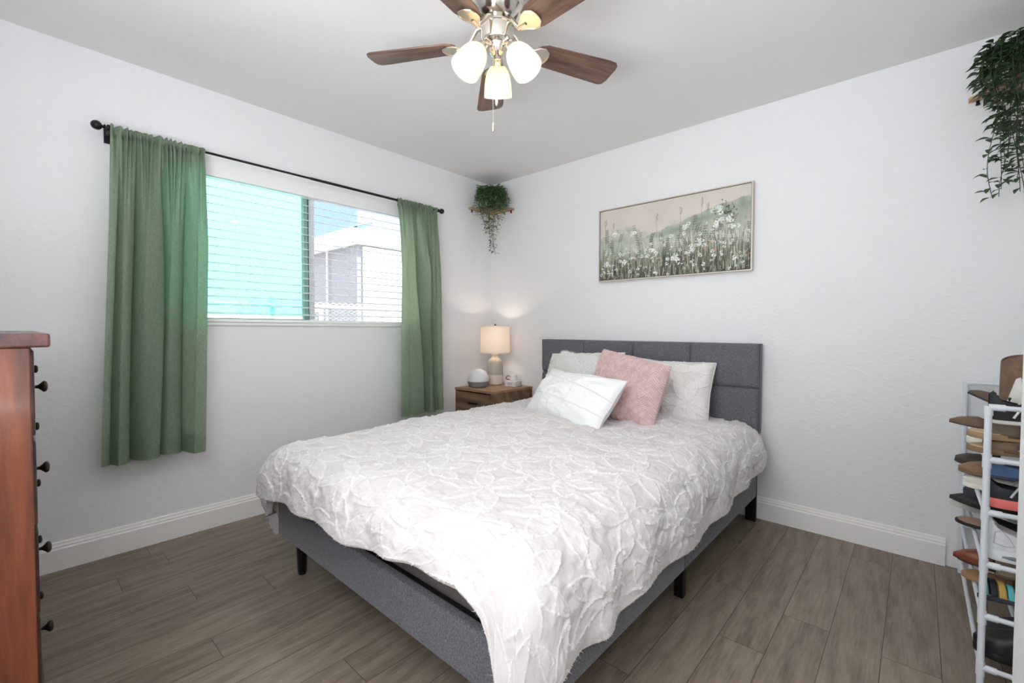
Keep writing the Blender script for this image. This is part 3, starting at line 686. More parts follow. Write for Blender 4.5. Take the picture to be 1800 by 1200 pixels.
# seven segment digits 1 0 4
SEG = {'1': 'bc', '0': 'abcdef', '4': 'fgbc'}
mb = MB(); hw, hh, tk = .0065, .0095, .0020
for q, chh in enumerate('104'):
    ox = -.026+q*.018; oz = .024
    seg = {'a': (-hw, hw, hh-tk, hh), 'g': (-hw, hw, -tk/2, tk/2), 'd': (-hw, hw, -hh, -hh+tk), 'f': (-hw, -hw+tk, 0, hh), 'b': (hw-tk, hw, 0, hh), 'e': (-hw, -hw+tk, -hh, 0), 'c': (hw-tk, hw, -hh, 0)}
    for s_ in SEG[chh]: a_, b_, c_, d_ = seg[s_]; mb.box(ox+a_, ox+b_, -.0538, -.053, oz+c_, oz+d_)
mb.build('digits', M('digit_grey', (92, 92, 94), .5), dc, world=False, smooth=0)
cp = thing('cup', 'tiny white cup with brown handle standing on the white clock', 'cup', (.452, -.195, NZ+.046))
MB().lathe([(.026, 0), (.031, .004), (.0315, .047), (.0275, .048), (.026, .006), (0, .005)], (.452, -.195, NZ+.0462), 30).build('bowl', M('white_porcelain', (228, 226, 230), .3), cp)
hx, hy = -.74, -.67
mb = MB(); c0 = Vector((.452, -.195, NZ+.0462)); dd = Vector((-.80, -.60, 0))
mb.tube([c0+dd*.030+Vector((0, 0, .040)), c0+dd*.052+Vector((0, 0, .036)), c0+dd*.060+Vector((0, 0, .022)), c0+dd*.050+Vector((0, 0, .010)), c0+dd*.030+Vector((0, 0, .008))], .0045, 8); mb.build('handle', M('terracotta', (150, 88, 66), .6), cp)

# ================================================================== DRESSER
DX1, DYF = 1.52, -2.940           # right side panel plane, front plane
CH = wood_mat('cherry_panel', (60, 26, 14), (104, 52, 29), (132, 74, 44), 'Z', 1.0, .38, .2, con=.17)
CH2 = wood_mat('cherry_dark', (40, 20, 18), (66, 35, 32), (86, 48, 43), 'X', 1.0, .35, .3)
dr = thing('dresser', 'tall cherry wood dresser with dark round knobs cropped at the left edge', 'dresser', (1.0, -3.18, 0))
dx0 = .44; dyb = YF+.01
mb = MB(); mb.box(DX1-.02, DX1, dyb, DYF-.004, .0, 1.079); mb.build('side_panel', CH, dr, smooth=0, bevel=.002)
mb = MB(); mb.box(dx0, dx0+.02, dyb, DYF-.004, 0, 1.079); mb.build('side_panel', CH, dr, smooth=0, bevel=.002)
MB().box(dx0+.02, DX1-.02, dyb, DYF-.02, .08, 1.079).build('carcass', CH2, dr, smooth=0)
MB().box(dx0-.03, DX1+.030, dyb, DYF+.026, 1.080, 1.110).build('top', CH2, dr, smooth=0, bevel=.005, bseg=3)
pr = [(-.02, .10), (.004, .10), (.006, .07), (.012, .04), (.022, .0), (-.02, .0)]
vs = [(xx, DYF-.004+a+.0, z) for xx in (dx0, DX1) for a, z in pr]; n = len(pr)
MB().add(vs, [(i, (i+1) % n, n+(i+1) % n, n+i) for i in range(n)]+[tuple(range(n)), tuple(range(n, 2*n))]).build('base_moulding', CH2, dr, smooth=0)
KN = M('antique_pewter', (62, 56, 48), .38, .85)
for i in range(5):
    zc = .978-.2*i
    for (xa, xb) in ((dx0+.025, .975), (.985, DX1-.025)):
        if zc < .1: continue
        d = MB().box(xa, xb, DYF-.022, DYF+.002, zc-.094, zc+.094).build('drawer', CH2, dr, smooth=0, bevel=.003)
        kx = 1.345 if xa > .9 else .66
        pr = [(a*.78, b*.72) for a, b in [(.0055, 0), (.0045, .006), (.006, .012), (.012, .019), (.0165, .023), (.0175, .027), (.015, .032), (.008, .035), (0, .0355)]]
        MB().lathe(pr, (kx, DYF+.002, zc), 24, Matrix.Rotation(-PI/2, 4, 'X')).build('knob', KN, d)

# ================================================================== CEILING FAN
FX, FY, FZ = 1.695, -1.681, 2.240
fan = thing('ceiling_fan', 'brown five blade ceiling fan with three lit glass shades', 'fan', (FX, FY, ROOM_H))
MB().lathe([(.085, ROOM_H), (.098, ROOM_H-.006), (.102, ROOM_H-.05), (.108, 2.375), (.108, 2.365), (.104, 2.355), (.088, 2.328), (.070, 2.313), (0, 2.313)], (FX, FY, 0), 48).build('motor_housing', CHROME, fan)
MB().lathe([(.060, 2.313), (.060, 2.302), (.066, 2.300), (.066, 2.294), (.0635, 2.292), (.0635, 2.244), (.060, 2.236), (.036, 2.230), (.030, 2.221), (.030, 2.196), (.022, 2.186), (.012, 2.178), (0, 2.176)], (FX, FY, 0), 40).build('light_fitter', CHROME, fan)
BLD = wood_mat('walnut_blade', (70, 50, 42), (104, 78, 66), (130, 102, 88), 'X', 1.0, .4)
NICK = M('satin_nickel', (214, 206, 194), .28, 1)
for k in range(5):
    an = D(138+72*k); Rz = Matrix.Translation((FX, FY, FZ)) @ Matrix.Rotation(an, 4, 'Z') @ Matrix.Rotation(D(-12), 4, 'X')
    r0, r1 = .165, .540; pts = []
    for t in np.linspace(0, 1, 9): pts.append((r0+.03*(1-math.cos(t*PI/2))*0+r0*0+(.03*(1-math.sin(t*PI/2))), -.050*math.sin(t*PI/2)))
    top = [(r0+.035, -.053)]
    poly = [(r0, -.022), (r0+.012, -.042), (r0+.04, -.053), (r1-.05, -.067), (r1-.018, -.064), (r1-.004, -.052), (r1, -.030), (r1-.003, .035), (r1-.012, .058), (r1-.03, .066), (r0+.04, .053), (r0+.012, .042), (r0, .022)]
    b = MB().prism(poly, -.003, .003); M4 = Matrix.Rotation(an, 4, 'Z') @ Matrix.Rotation(D(-12), 4, 'X'); 
    o = b.build('blade', BLD, fan, world=False, smooth=30, bevel=.0015); o.location = (0, 0, FZ-ROOM_H); o.rotation_euler = M4.to_euler()
    ir = MB(); leaf = [(.205, 0)]+[(.165+.05*math.cos(t)*(.9+.1*math.cos(2*t)), .040*math.sin(t)*(1+.25*math.cos(t))) for t in np.linspace(.25, 2*PI-.25, 22)]
    leaf = [(.222, -.006), (.216, -.026), (.196, -.040), (.172, -.036), (.150, -.018), (.132, -.010), (.132, .010), (.150, .018), (.172, .036), (.196, .040), (.216, .026), (.222, .006)]
    ir.prism(leaf, -.0075, -.0035)
    ir.tube([(x, y, -.0075) for x, y in leaf], .0028, 6, closed=True)
    ir.tube([(.060, 0, .060), (.082, 0, .052), (.104, 0, .020), (.128, 0, -.006), (.165, 0, -.0075)], [.010, .009, .008, .009, .006], 10)
    i_ = ir.build('blade_iron', NICK, o, world=False, smooth=40)
GLS = bpy.data.materials.new('frosted_shade'); T = NT(GLS)
d_ = T.n('BsdfDiffuse'); d_.inputs[0].default_value = lin((240, 232, 218)); tr_ = T.n('BsdfTranslucent'); tr_.inputs[0].default_value = lin((246, 236, 220)); m1 = T.n('MixShader'); m1.inputs[0].default_value = .62
T.l(d_.outputs[0], m1.inputs[1]); T.l(tr_.outputs[0], m1.inputs[2]); gl_ = T.n('BsdfGlossy'); gl_.inputs['Roughness'].default_value = .15; m2 = T.n('MixShader'); m2.inputs[0].default_value = .05; T.l(m1.outputs[0], m2.inputs[1]); T.l(gl_.outputs[0], m2.inputs[2])
em_ = T.n('Emission'); em_.inputs[0].default_value = lin((255, 232, 196)); em_.inputs[1].default_value = .08; ad = T.n('AddShader'); T.l(m2.outputs[0], ad.inputs[0]); T.l(em_.outputs[0], ad.inputs[1]); T.l(ad.outputs[0], T.out.inputs[0])
BULB = M('lit_bulb', (255, 240, 215), .4, emit=6)
for k in range(3):
    an = D(132+120*k); di = Vector((math.cos(an), math.sin(an), 0)); ax = (di*math.sin(D(33))-Vector((0, 0, 1))*math.cos(D(33))).normalized()
    base = Vector((FX, FY, 2.218))+di*.060; q = ax.to_track_quat('Z', 'Y').to_matrix().to_4x4()
    arm = MB().tube([(FX+di.x*.02, FY+di.y*.02, 2.224), tuple(base-ax*.012), tuple(base+ax*.01)], [.010, .011, .013], 12)
    arm.lathe([(.014, 0), (.022, .003), (.024, .010), (.024, .030), (.020, .032), (0, .032)], base, 24, q); ao = arm.build('lamp_arm', CHROME, fan)
    pr = [(.021, .026), (.030, .030), (.042, .046), (.050, .068), (.055, .095), (.0575, .125), (.0585, .142), (.0560, .142), (.053, .098), (.048, .070), (.040, .049), (.029, .034), (.021, .030)]
    s_ = MB().lathe(pr, base, 36, q, cap=False).build('lamp_shade', GLS, fan)
    MB().lathe([(.012, .030), (.013, .050), (.024, .072), (.029, .092), (.024, .112), (.010, .122), (0, .123)], base, 24, q).build('bulb', BULB, s_)
    d = bpy.data.lights.new('fan_bulb_light', 'POINT'); d.energy = 9.5; d.color = (1, .96, .92); d.shadow_soft_size = .035
    lo = bpy.data.objects.new('fan_bulb_light', d); C.objects.link(lo); lo.location = base+ax*.112
for (ox, oy, zb_) in ((.046, -.050, 1.995), (.040, -.062, 1.895)):
    mb = MB(); z = 2.2
    mb.tube([(FX+ox, FY+oy, 2.25), (FX+ox, FY+oy, zb_)], .0009, 5)
    while z > zb_: mb.lathe([(0, -.0018), (.0016, -.0009), (.0016, .0009), (0, .0018)], (FX+ox, FY+oy, z), 6); z -= .006
    pc = mb.build('pull_chain', NICK, fan)
    MB().lathe([(.001, .004), (.0035, -.002), (.006, -.014), (.0065, -.022), (.004, -.030), (0, -.033)], (FX+ox, FY+oy, zb_), 14).build('pendant', NICK, pc)

# ================================================================== PAINTING
def painting():
    x0, x1, z0, z1 = 1.163, 2.203, 1.476, 2.001; fw = .012
    root = thing('painting', 'wide framed painting of a pale wildflower meadow above the headboard', 'painting', ((x0+x1)/2, -.02, (z0+z1)/2))
    FR = M('champagne_frame', (206, 196, 184), .4, .25); mb = MB()
    for (a, b, c, d) in ((x0, x1, z0, z0+.007), (x0, x1, z1-.007, z1), (x0, x0+.007, z0+.007, z1-.007), (x1-.007, x1, z0+.007, z1-.007)): mb.box(a, b, -.040, -.001, c, d)
    mb.build('frame', FR, root, smooth=0)
    MB().box(x0+.007, x1-.007, -.020, -.002, z0+.007, z1-.007).build('backing', M('frame_gap', (74, 66, 60), .8), root, smooth=0)
    W, Hh = 560, 280; rng = np.random.RandomState(12); rr = random.Random(4)
    img = np.zeros((W, Hh, 3)); U, V = np.meshgrid(np.linspace(0, 1, W), np.linspace(0, 1, Hh), indexing='ij')
    L3 = lambda c: np.array(lin(c)[:3])
    n1 = fbm(U*7, V*5, 90, 4); n2 = fbm(U*22, V*9, 95, 3)
    k = np.clip(.5+.5*n1, 0, 1)[..., None]; img[:] = L3((206, 200, 188))*k+L3((216, 206, 196))*(1-k)
    def layer(mask, c1, c2, nz):
        q = np.clip(.5+.6*nz, 0, 1)[..., None]; col = L3(c1)*q+L3(c2)*(1-q); m_ = np.clip(mask, 0, 1)[..., None]; img[:] = img*(1-m_)+col*m_
    hill = .56+.30*np.clip((U-.30)/.7, 0, 1)**.8+.02*np.sin(U*9)-.05*np.exp(-((U-.33)/.12)**2)+.012*n2
    layer(np.clip((hill-V)/.012, 0, 1)*(U > .02), (156, 162, 144), (184, 188, 172), n2)
    layer(np.exp(-((V-(hill-.09))/.05)**2)*.6, (124, 142, 124), (146, 160, 142), n1)
    bush = .60+.14*np.exp(-((U-.20)/.10)**2)+.05*np.exp(-((U-.07)/.05)**2)+.03*n2; layer(np.clip((bush-V)/.03, 0, 1)*np.clip((.42-U)/.12, 0, 1)*.8, (168, 174, 156), (196, 198, 184), n2)
    layer(np.clip((.56-V)/.10, 0, 1)*.9, (176, 186, 168), (206, 210, 196), n1)
    layer(np.clip((.40-V)/.16, 0, 1)*.85, (128, 134, 114), (172, 172, 148), n2)
    layer(np.clip((.30-V)/.20, 0, 1)*.92, (62, 64, 58), (112, 112, 96), n2)
    layer(np.clip((.16-V)/.12, 0, 1)*.8, (42, 44, 42), (78, 78, 70), n1)
    def dab(x, y, rx, col, al=1.0, ry=None):
        ry = ry or rx; cx, cy = x*W, y*Hh; a, b = rx*W, ry*W
        i0, i1 = int(max(0, cx-a-1)), int(min(W, cx+a+2)); j0, j1 = int(max(0, cy-b-1)), int(min(Hh, cy+b+2))
        if i1 <= i0 or j1 <= j0: return
        I, J = np.meshgrid(np.arange(i0, i1), np.arange(j0, j1), indexing='ij')
        m_ = np.clip(1.35-np.hypot((I-cx)/max(a, .5), (J-cy)/max(b, .5)), 0, 1)[..., None]*al; img[i0:i1, j0:j1] = img[i0:i1, j0:j1]*(1-m_)+col*m_
    def stroke(x, y, ln, lean, wd, col, al=.9, taper=True):
        st = max(4, int(ln*Hh/1.2))
        for q in np.linspace(0, 1, st): dab(x+lean*q*q+lean*.3*q, y+ln*q, wd*(1-.85*q if taper else 1), col, al)
    greens = [(62, 64, 58), (48, 50, 46), (84, 86, 72), (132, 134, 108), (166, 168, 142), (200, 200, 180), (104, 102, 84), (72, 78, 72)]
    for q in range(900):
        x = rr.random(); y = rr.uniform(-.05, .16); ln = rr.uniform(.10, .36)*(1+.35*(x > .4)); c = rr.choice(greens)
        stroke(x, y, ln, rr.gauss(0, .022), rr.uniform(.0012, .0042), L3(c), rr.uniform(.6, .95))
    for q in range(70):
        x = rr.random(); stroke(x, rr.uniform(.05, .2), rr.uniform(.3, .5), rr.gauss(0, .02), rr.uniform(.0012, .003), L3(rr.choice(greens[:5])), .85)
    for q in range(46):          # dark leaning stems with leaf pairs and seed heads
        x = rr.random(); y = rr.uniform(.15, .45); ln = rr.uniform(.15, .30); le = rr.gauss(0, .02); c = L3(rr.choice([(66, 72, 66), (84, 92, 84), (92, 84, 78)])); stroke(x, y, ln, le, .0012, c, .9, False)
        for z in np.linspace(.45, 1, 6):
            for s_ in (-1, 1): dab(x+le*z*1.3+s_*.007, y+ln*z+.006, .0052, c, .9, .0032)
    for (x, yt) in ((.045, .86), (.11, .80), (.59, .86), (.72, .93), (.43, .82), (.86, .84), (.90, .80), (.76, .85)):
        y = .45; stroke(x, y, yt-y, rr.uniform(-.012, .012), .0014, L3((136, 126, 112)), .8, False)
        for z in np.linspace(.8, 1, 6): dab(x+rr.uniform(-.005, .005), y+(yt-y)*z, .003, L3((124, 112, 100)), .8, .006)
    for q in range(36):          # dark seed head cluster at the upper right
        dab(.86+rr.gauss(0, .035), .70+rr.gauss(0, .05), .0045, L3((62, 68, 64)), .9, .006)
    def flower(x, y, s_, c):
        for q in range(9): an = rr.uniform(0, 2*PI); dab(x+math.cos(an)*s_*.8, y+math.sin(an)*s_*1.4, s_*rr.uniform(.28, .5), L3(c), .92, s_*rr.uniform(.2, .4))
    whites = [(236, 236, 230), (226, 228, 222), (240, 240, 238), (214, 220, 214)]
    for q in range(120):
        x = rr.random(); y = abs(rr.gauss(.26, .17)); flower(x, y, rr.uniform(.004, .012), rr.choice(whites))
    for (x, y) in ((.80, .58), (.84, .62), (.88, .60), (.90, .55), (.72, .38), (.55, .24), (.56, .20), (.66, .30), (.20, .24), (.06, .20), (.40, .36), (.80, .76), (.82, .74), (.62, .62), (.12, .66), (.27, .62)):
        for q in range(4): flower(x+rr.gauss(0, .012), y+rr.gauss(0, .02), .013, rr.choice(whites))
    for q in range(26): flower(rr.random(), rr.uniform(.10, .40), rr.uniform(.004, .010), rr.choice([(214, 170, 158), (222, 184, 172), (206, 150, 140)]))
    for q in range(14): flower(rr.random(), rr.uniform(.03, .32), rr.uniform(.004, .009), rr.choice([(120, 150, 150), (96, 122, 132), (140, 160, 168)]))
    for q in range(420): dab(rr.random(), rr.uniform(0, .5), rr.uniform(.0012, .0024), L3(rr.choice(whites+[(70, 76, 70)])), .9)
    img *= (1+.10*np.random.RandomState(3).randn(W, Hh, 1)*.4)
    X = x0+.0105+U*(x1-x0-.021); Z = z0+.0105+V*(z1-z0-.021); P = np.stack([X, np.full_like(X, -.0335)+.0006*n2, Z], -1)-np.array(rootloc(root))
    m = bpy.data.materials.new('painted_canvas'); T = NT(m); at = T.n('Attribute', attribute_name='paint'); T.l(at.outputs['Color'], T.b.inputs['Base Color']); T.b.inputs['Roughness'].default_value = .7
    T.bump(T.noise(300, 3, T.obj()), .3, .001)
    cv = grid('canvas', P, m, root, colors=np.concatenate([np.clip(img, 0, 1), np.ones((W, Hh, 1))], -1))
    MB().box(x0+.0105, x1-.0105, -.0312, -.0201, z0+.0105, z1-.0105).build('stretcher', M('canvas_edge', (110, 104, 92), .9), cv, smooth=0)
painting()

# ================================================================== CORNER SHELVES AND TRAILING PLANTS
SHZ = 2.185
PINE = wood_mat('pine_shelf', (136, 104, 78), (170, 136, 104), (196, 164, 130), 'X', 1.5, .6)
STEM = M('vine_stem', (62, 66, 44), .7)
LEAF = M('leaf_green', (98, 130, 84), .5, var=(60, .35), spec=.35)
LEAF2 = M('leaf_dark_green', (64, 86, 60), .5, var=(60, .35), spec=.35)
POT = M('pot_grey', (70, 72, 70), .7)
def corner_shelf(label, cx, sgn):
    root = thing('corner_shelf', label, 'shelf', (cx, 0, SHZ))
    L = .285; g = .002; poly = [(cx+sgn*g, -g), (cx+sgn*L, -g), (cx+sgn*L, -.022), (cx+sgn*.022, -L), (cx+sgn*g, -L)]
    MB().prism(poly, SHZ-.018, SHZ).build('board', PINE, root, smooth=0)
    for (bx, by) in ((cx+sgn*.012, -L+.03), (cx+sgn*(L-.03), -.012)):
        b = MB(); b.tube([(bx, by, SHZ-.0185), (bx, by, SHZ-.030)], .006, 8); b.lathe([(0, 0), (.008, .003), (.008, .008), (0, .011)], (bx, by, SHZ-.041), 10); b.build('bracket', BLACK, root)
def plant(label, px, py, az0, az1, nv, lens, seed, leafm, size, spread, room, dens=.019, cap=.13):
    """artificial trailing plant: vines arch out of a pot and hang down over the shelf edge"""
    rr = random.Random(seed); root = thing('trailing_plant', label, 'plant', (px, py, SHZ))
    MB().lathe([(.030, 0.0), (.034, .002), (.044, .075), (.046, .078), (.042, .078), (.038, .07), (0, .068)], (px, py, SHZ), 24).build('pot', POT, root)
    stem = MB(); V = []; F = []
    def leaf(p, d, up, s):
        d = d.normalized(); x = d.cross(up); x = x.normalized() if x.length > 1e-4 else d.orthogonal().normalized(); n_ = x.cross(d).normalized(); b = len(V); L = s; w_ = s*.27
        for (t, wf, dz) in ((0, 0, 0), (.22, .62, .02), (.45, 1.0, .03), (.72, .66, -.02), (1.0, 0, -.14)):
            c = p+d*(L*t)+n_*(L*dz)
            if wf == 0: V.append(c)
            else: V.extend([c-x*(w_*wf)+n_*(L*.07*wf), c+n_*(-L*.03), c+x*(w_*wf)+n_*(L*.07*wf)])
        # rows: 0 | 1 2 3 | 4 5 6 | 7 8 9 | 10
        for f in ((0, 1, 2), (0, 2, 3), (1, 4, 5, 2), (2, 5, 6, 3), (4, 7, 8, 5), (5, 8, 9, 6), (7, 10, 8), (8, 10, 9)): F.append(tuple(i+b for i in f))
    def inside(p):
        q = Vector(p); q.y = min(q.y, -.012)
        if room[0] is not None: q.x = max(q.x, room[0]+.012)
        if room[1] is not None: q.x = min(q.x, room[1]-.012)
        q.z = min(q.z, ROOM_H-.012)
        return q
    for k in range(nv):
        az = rr.uniform(az0, az1); d = Vector((math.cos(az), math.sin(az), 0)); ln = lens(rr, k); reach = rr.uniform(.35, 1)*spread
        cxr = room[0] if room[0] is not None else room[1]
        while ln > .03 and reach < .30 and abs(px+d.x*reach-cxr)+abs(min(py+d.y*reach, -.012)) < .335: reach += .008
        rise = rr.uniform(.03, cap); pts = []; n = 10
        p0 = Vector((px, py, SHZ+.075)); wob = rr.uniform(-.02, .02)
        for i in range(n+1):
            t = i/n; pts.append(p0+d*(reach*math.sin(t*PI/2))+Vector((0, 0, rise*math.sin(t*PI*.62)-max(0, t-.55)*.16)))
        last = pts[-1]; m_ = max(2, int(ln/.03)); side = Vector((-d.y, d.x, 0))
        for i in range(1, m_+1):
            s_ = i*ln/m_; pts.append(last+Vector((0, 0, -s_))+side*(wob*math.sin(s_*14+k))+d*(.008*math.sin(s_*9+k*2))-d*((.05*min(1, max(0, s_-.06)/.15)) if s_ > .06 else 0))
        pts = [inside(p) for p in pts]; stem.tube(pts, .0013, 5)
        # leaves alternate along the vine
        acc = 0; flip = 1
        for i in range(1, len(pts)):
            seg = (pts[i]-pts[i-1]); L_ = seg.length; acc += L_
            while acc > dens:
                acc -= dens; p = pts[i]-seg*(acc/max(L_, 1e-5)) if L_ > 0 else pts[i]
                a2 = rr.uniform(0, 2*PI); od = Vector((math.cos(a2), math.sin(a2), rr.uniform(-.75, .35)))
                if od.dot(d) < 0 and rr.random() < .6: od = od-2*d*od.dot(d)
                q = p+od.normalized()*.006; s2 = size*rr.uniform(.65, 1.15); tip = q+od.normalized()*s2
                if tip.y > -.004 or (room[0] is not None and tip.x < room[0]+.004) or (room[1] is not None and tip.x > room[1]-.004) or tip.z > ROOM_H-.006:
                    od = Vector((d.x*.6, d.y*.6, -.7)); q = p
                stem.tube([p, q], .0009, 4, cap=False)
                leaf(q, od, Vector((0, 0, 1)), s2)
    stem.build('stems', STEM, root)
    off = rootloc(root); me = bpy.data.meshes.new('leaves'); me.from_pydata([tuple(a-off) for a in V], [], F); o = link('leaves', me, leafm, root)
    for p in me.polygons: p.use_smooth = True
corner_shelf('small wooden corner shelf by the window wall holding a trailing plant', 0, 1)
corner_shelf('small wooden corner shelf high at the right edge holding a trailing plant', RX, -1)
plant('trailing green plant on the corner shelf above the table lamp', .105, -.105, D(-95), D(5), 90, lambda q, k: (.52-.03*k if k < 3 else q.uniform(.20, .34) if k < 11 else q.uniform(.05, .13) if k < 42 else q.uniform(0, .05)), 5, LEAF, .038, .185, (0, None), .014, .13)
plant('trailing dark green plant on the corner shelf above the shoe rack', 3.245, -.130, D(175), D(285), 44, lambda q, k: (q.uniform(.47, .58) if k < 7 else q.uniform(.2, .45) if k < 20 else q.uniform(0, .12)), 11, LEAF2, .046, .150, (None, RX), .021, .10)

# ================================================================== SHOE RACK
RX0, RX1, RY0, RY1 = 3.108, 3.345, -.930, -.045
TIER = [.884, .719, .553, .388, .223, .057]
PIPE = M('white_plastic_pipe', (222, 226, 234), .4, spec=.4)
rk = thing('shoe_rack', 'white tubular shoe rack full of shoes at the right edge', 'shoe rack', (3.22, -.49, 0))
for (px, py) in ((RX0, RY0), (RX1, RY0), (RX0, RY1), (RX1, RY1)):
    po_ = MB().tube([(px, py, 0), (px, py, .884)], .0088, 14).build('post', PIPE, rk)
    for z in TIER: MB().tube([(px, py, z-.026), (px, py, z+.018 if z < .88 else z+.004)], .0108, 14).build('connector', PIPE, po_)
for z in TIER:
    for py in (RY0, RY1):
        rl = MB().tube([(RX0, py, z), (RX1, py, z)], .0078, 12).build('rail', PIPE, rk)
        for xa in (RX0, RX1-.036): MB().tube([(xa, py, z), (xa+.036, py, z)], .0104, 12).build('connector', PIPE, rl)
    if z < .88:
        for px in (RX0, (RX0+RX1)/2, RX1):
            MB().tube([(px, RY0, z), (px, RY1, z)], .0068, 10).build('rail', PIPE, rk)

# ------------------------------------------------------------------ shoes: lofted sole and upper, toe along +x of the shoe
TOE = {'round': [(0, .18), (.02, .48), (.06, .66), (.15, .74), (.35, .70), (.5, .78), (.7, .98), (.8, 1.0), (.9, .84), (.96, .56), (.99, .28), (1, .10)],
       'pointed': [(0, .18), (.02, .46), (.06, .64), (.15, .72), (.35, .68), (.5, .78), (.66, .96), (.78, .86), (.88, .60), (.95, .32), (.99, .12), (1, .04)]}
def outline(kind, W, L, n=30):
    t = .5-.5*np.cos(np.linspace(0, PI, n)); ww = np.interp(t, [p[0] for p in TOE[kind]], [p[1] for p in TOE[kind]])*W/2; return t*L, ww
def shoe(label, cat, name, loc, head, L=.25, W=.085, toe='round', sole=(.012, (40, 38, 38)), col=(90, 80, 70), col2=None, hts=None, opening=(.05, .5), lining=(180, 170, 160), rough=.6, pitch=0, roll=0, extra=None, upper=True, group=None):
    """head: heading of the toe in degrees; loc: floor point under the middle of the shoe"""
    root = thing(name, label, cat, loc, (0, 0, 0), group)
    root.rotation_euler = (Matrix.Rotation(D(head), 3, 'Z') @ Matrix.Rotation(D(-pitch), 3, 'Y') @ Matrix.Rotation(D(roll), 3, 'X')).to_euler()
    sm = M('shoe_%d_%d_%d_%d' % (*col, int(rough*100)), col, rough, var=(40, .10), bump=(250, .15, .001)); so_ = M('shoe_%d_%d_%d_60' % sole[1], sole[1], .6)
    x, ww = outline(toe, W*1.05, L); x = x-L/2; st = sole[0]
    poly = [(a, -b) for a, b in zip(x, ww)]+[(a, b) for a, b in zip(x[::-1], ww[::-1])]
    MB().prism(poly, 0, st).build('sole', so_, root, world=False, smooth=35, bevel=.0025)
    fp = [(a*.94, b*.93) for a, b in poly]
    MB().prism(fp, st-.001, st+.003).build('insole', M('shoe_%d_%d_%d_80' % lining, lining, .8), root, world=False, smooth=0)
    if upper:
        hts = hts or [(0, .06), (.05, .062), (.3, .045), (.5, .042), (.7, .040), (.9, .028), (1, .012)]
        n = 40; k = 33; xs, w0 = outline(toe, W, L, n); t = xs/L; h = np.interp(t, [p[0] for p in hts], [p[1] for p in hts])
        th = np.linspace(0, PI, k); P = np.zeros((n, k, 3))
        for i in range(n):
            c = np.cos(th); s_ = np.sin(th)**.55; wy = w0[i]*np.sign(c)*np.abs(c)**.8; zz = st+h[i]*s_
            if opening[0] < t[i] < opening[1]:
                e = min((t[i]-opening[0])/.06, (opening[1]-t[i])/.10, 1); half = .95*math.sqrt(max(e, 0)); ins_ = np.abs(th-PI/2) < half
                zz = np.where(ins_, st+.004, zz); wy = np.where(ins_, wy*.9, wy)
            P[i, :, 0] = xs[i]-L/2; P[i, :, 1] = wy; P[i, :, 2] = zz
        grid('upper', P, sm, root, flip=True)
    if extra: extra(root, st, L, W)
    return root
def bands(col, specs, name='strap', rough=.6, wd=.026, col_fn=None):
    """straps arching over the foot: (position along shoe 0..1, height, width, colour)"""
    def f(root, st, L, W):
        for (t, hh, w_, c) in specs:
            ts = np.linspace(0, PI, 17); xw = np.interp(t, [p[0] for p in TOE['round']], [p[1] for p in TOE['round']])*W/2*1.03
            P = np.zeros((5, 17, 3))
            for i, dx in enumerate(np.linspace(-w_/2, w_/2, 5)):
                P[i, :, 0] = t*L-L/2+dx; P[i, :, 1] = xw*np.cos(ts); P[i, :, 2] = st*.6+hh*np.sin(ts)**.7
            o = grid(name, P, M('shoe_%d_%d_%d_60' % c, c, .6), root); s_ = o.modifiers.new('t', 'SOLIDIFY'); s_.thickness = .003; s_.offset = 1
    return f
def sneaker_trim(stripe=None, panel=None, laces=(230, 230, 230), n=3):
    def f(root, st, L, W):
        mb = MB()
        for i in range(4):
            xx = L*(.02+.045*i); zz = st+.072-.010*i
            mb.tube([(xx, -.024, zz-.014), (xx+.006, 0, zz-.003), (xx, .024, zz-.014)], .0028, 6)
        mb.build('laces', M('shoe_%d_%d_%d_60' % laces, laces, .6), root, world=False)
        if stripe:
            for s_ in (-1, 1):
                mb = MB()
                for q in range(n):
                    xx = -L*.30+q*.028; mb.tube([(xx, s_*W*.39, st+.010), (xx+.010, s_*W*.375, st+.030), (xx+.024, s_*W*.30, st+.052)], .0032, 6)
                mb.build('stripes', M('shoe_%d_%d_%d_60' % stripe, stripe, .6), root, world=False)
        if panel:
            mb = MB()
            mb.tube([(-L*.46, -W*.26, st+.012), (-L*.478, 0, st+.014), (-L*.46, W*.26, st+.012)], .008, 8); mb.build('heel_panel', M('shoe_%d_%d_%d_60' % panel, panel, .6), root, world=False)
    return f
SNK = [(0, .082), (.04, .092), (.12, .085), (.30, .070), (.45, .082), (.60, .070), (.78, .050), (.92, .040), (1, .022)]
FLAT = [(0, .050), (.05, .052), (.3, .034), (.55, .030), (.7, .034), (.88, .024), (1, .008)]
rz = lambda i: TIER[i]+.0085
def white_details(root, st, L, W):
    sneaker_trim(None, (216, 218, 222), laces=(236, 236, 236))(root, st, L, W)
    G = M('air_window_grey', (112, 116, 118), .3); SG = M('stitch_grey', (176, 180, 186), .7)
    for s_ in (-1, 1):
        MB().tube([(-L*.36, s_*W*.372, st*.45), (-L*.28, s_*W*.372, st*.47), (-L*.10, s_*W*.385, st*.42)], [.003, .006, .004], 8).build('air_window', G, root, world=False)
        mb = MB(); pt = lambda x, z: (x*L, s_*W*(.375-.9*max(0, z-.03)), st+z)
        mb.tube([pt(-.43, .020), pt(-.42, .055), pt(-.36, .060), pt(-.30, .040), pt(-.26, .018), pt(-.34, .014), pt(-.43, .020)], .0012, 5)
        mb.build('heel_stitching', SG, root, world=False)
        mb = MB(); mb.tube([pt(-.24, .016), pt(-.12, .030), pt(.02, .034), pt(.14, .028)], .0014, 5); mb.build('side_stitching', SG, root, world=False)
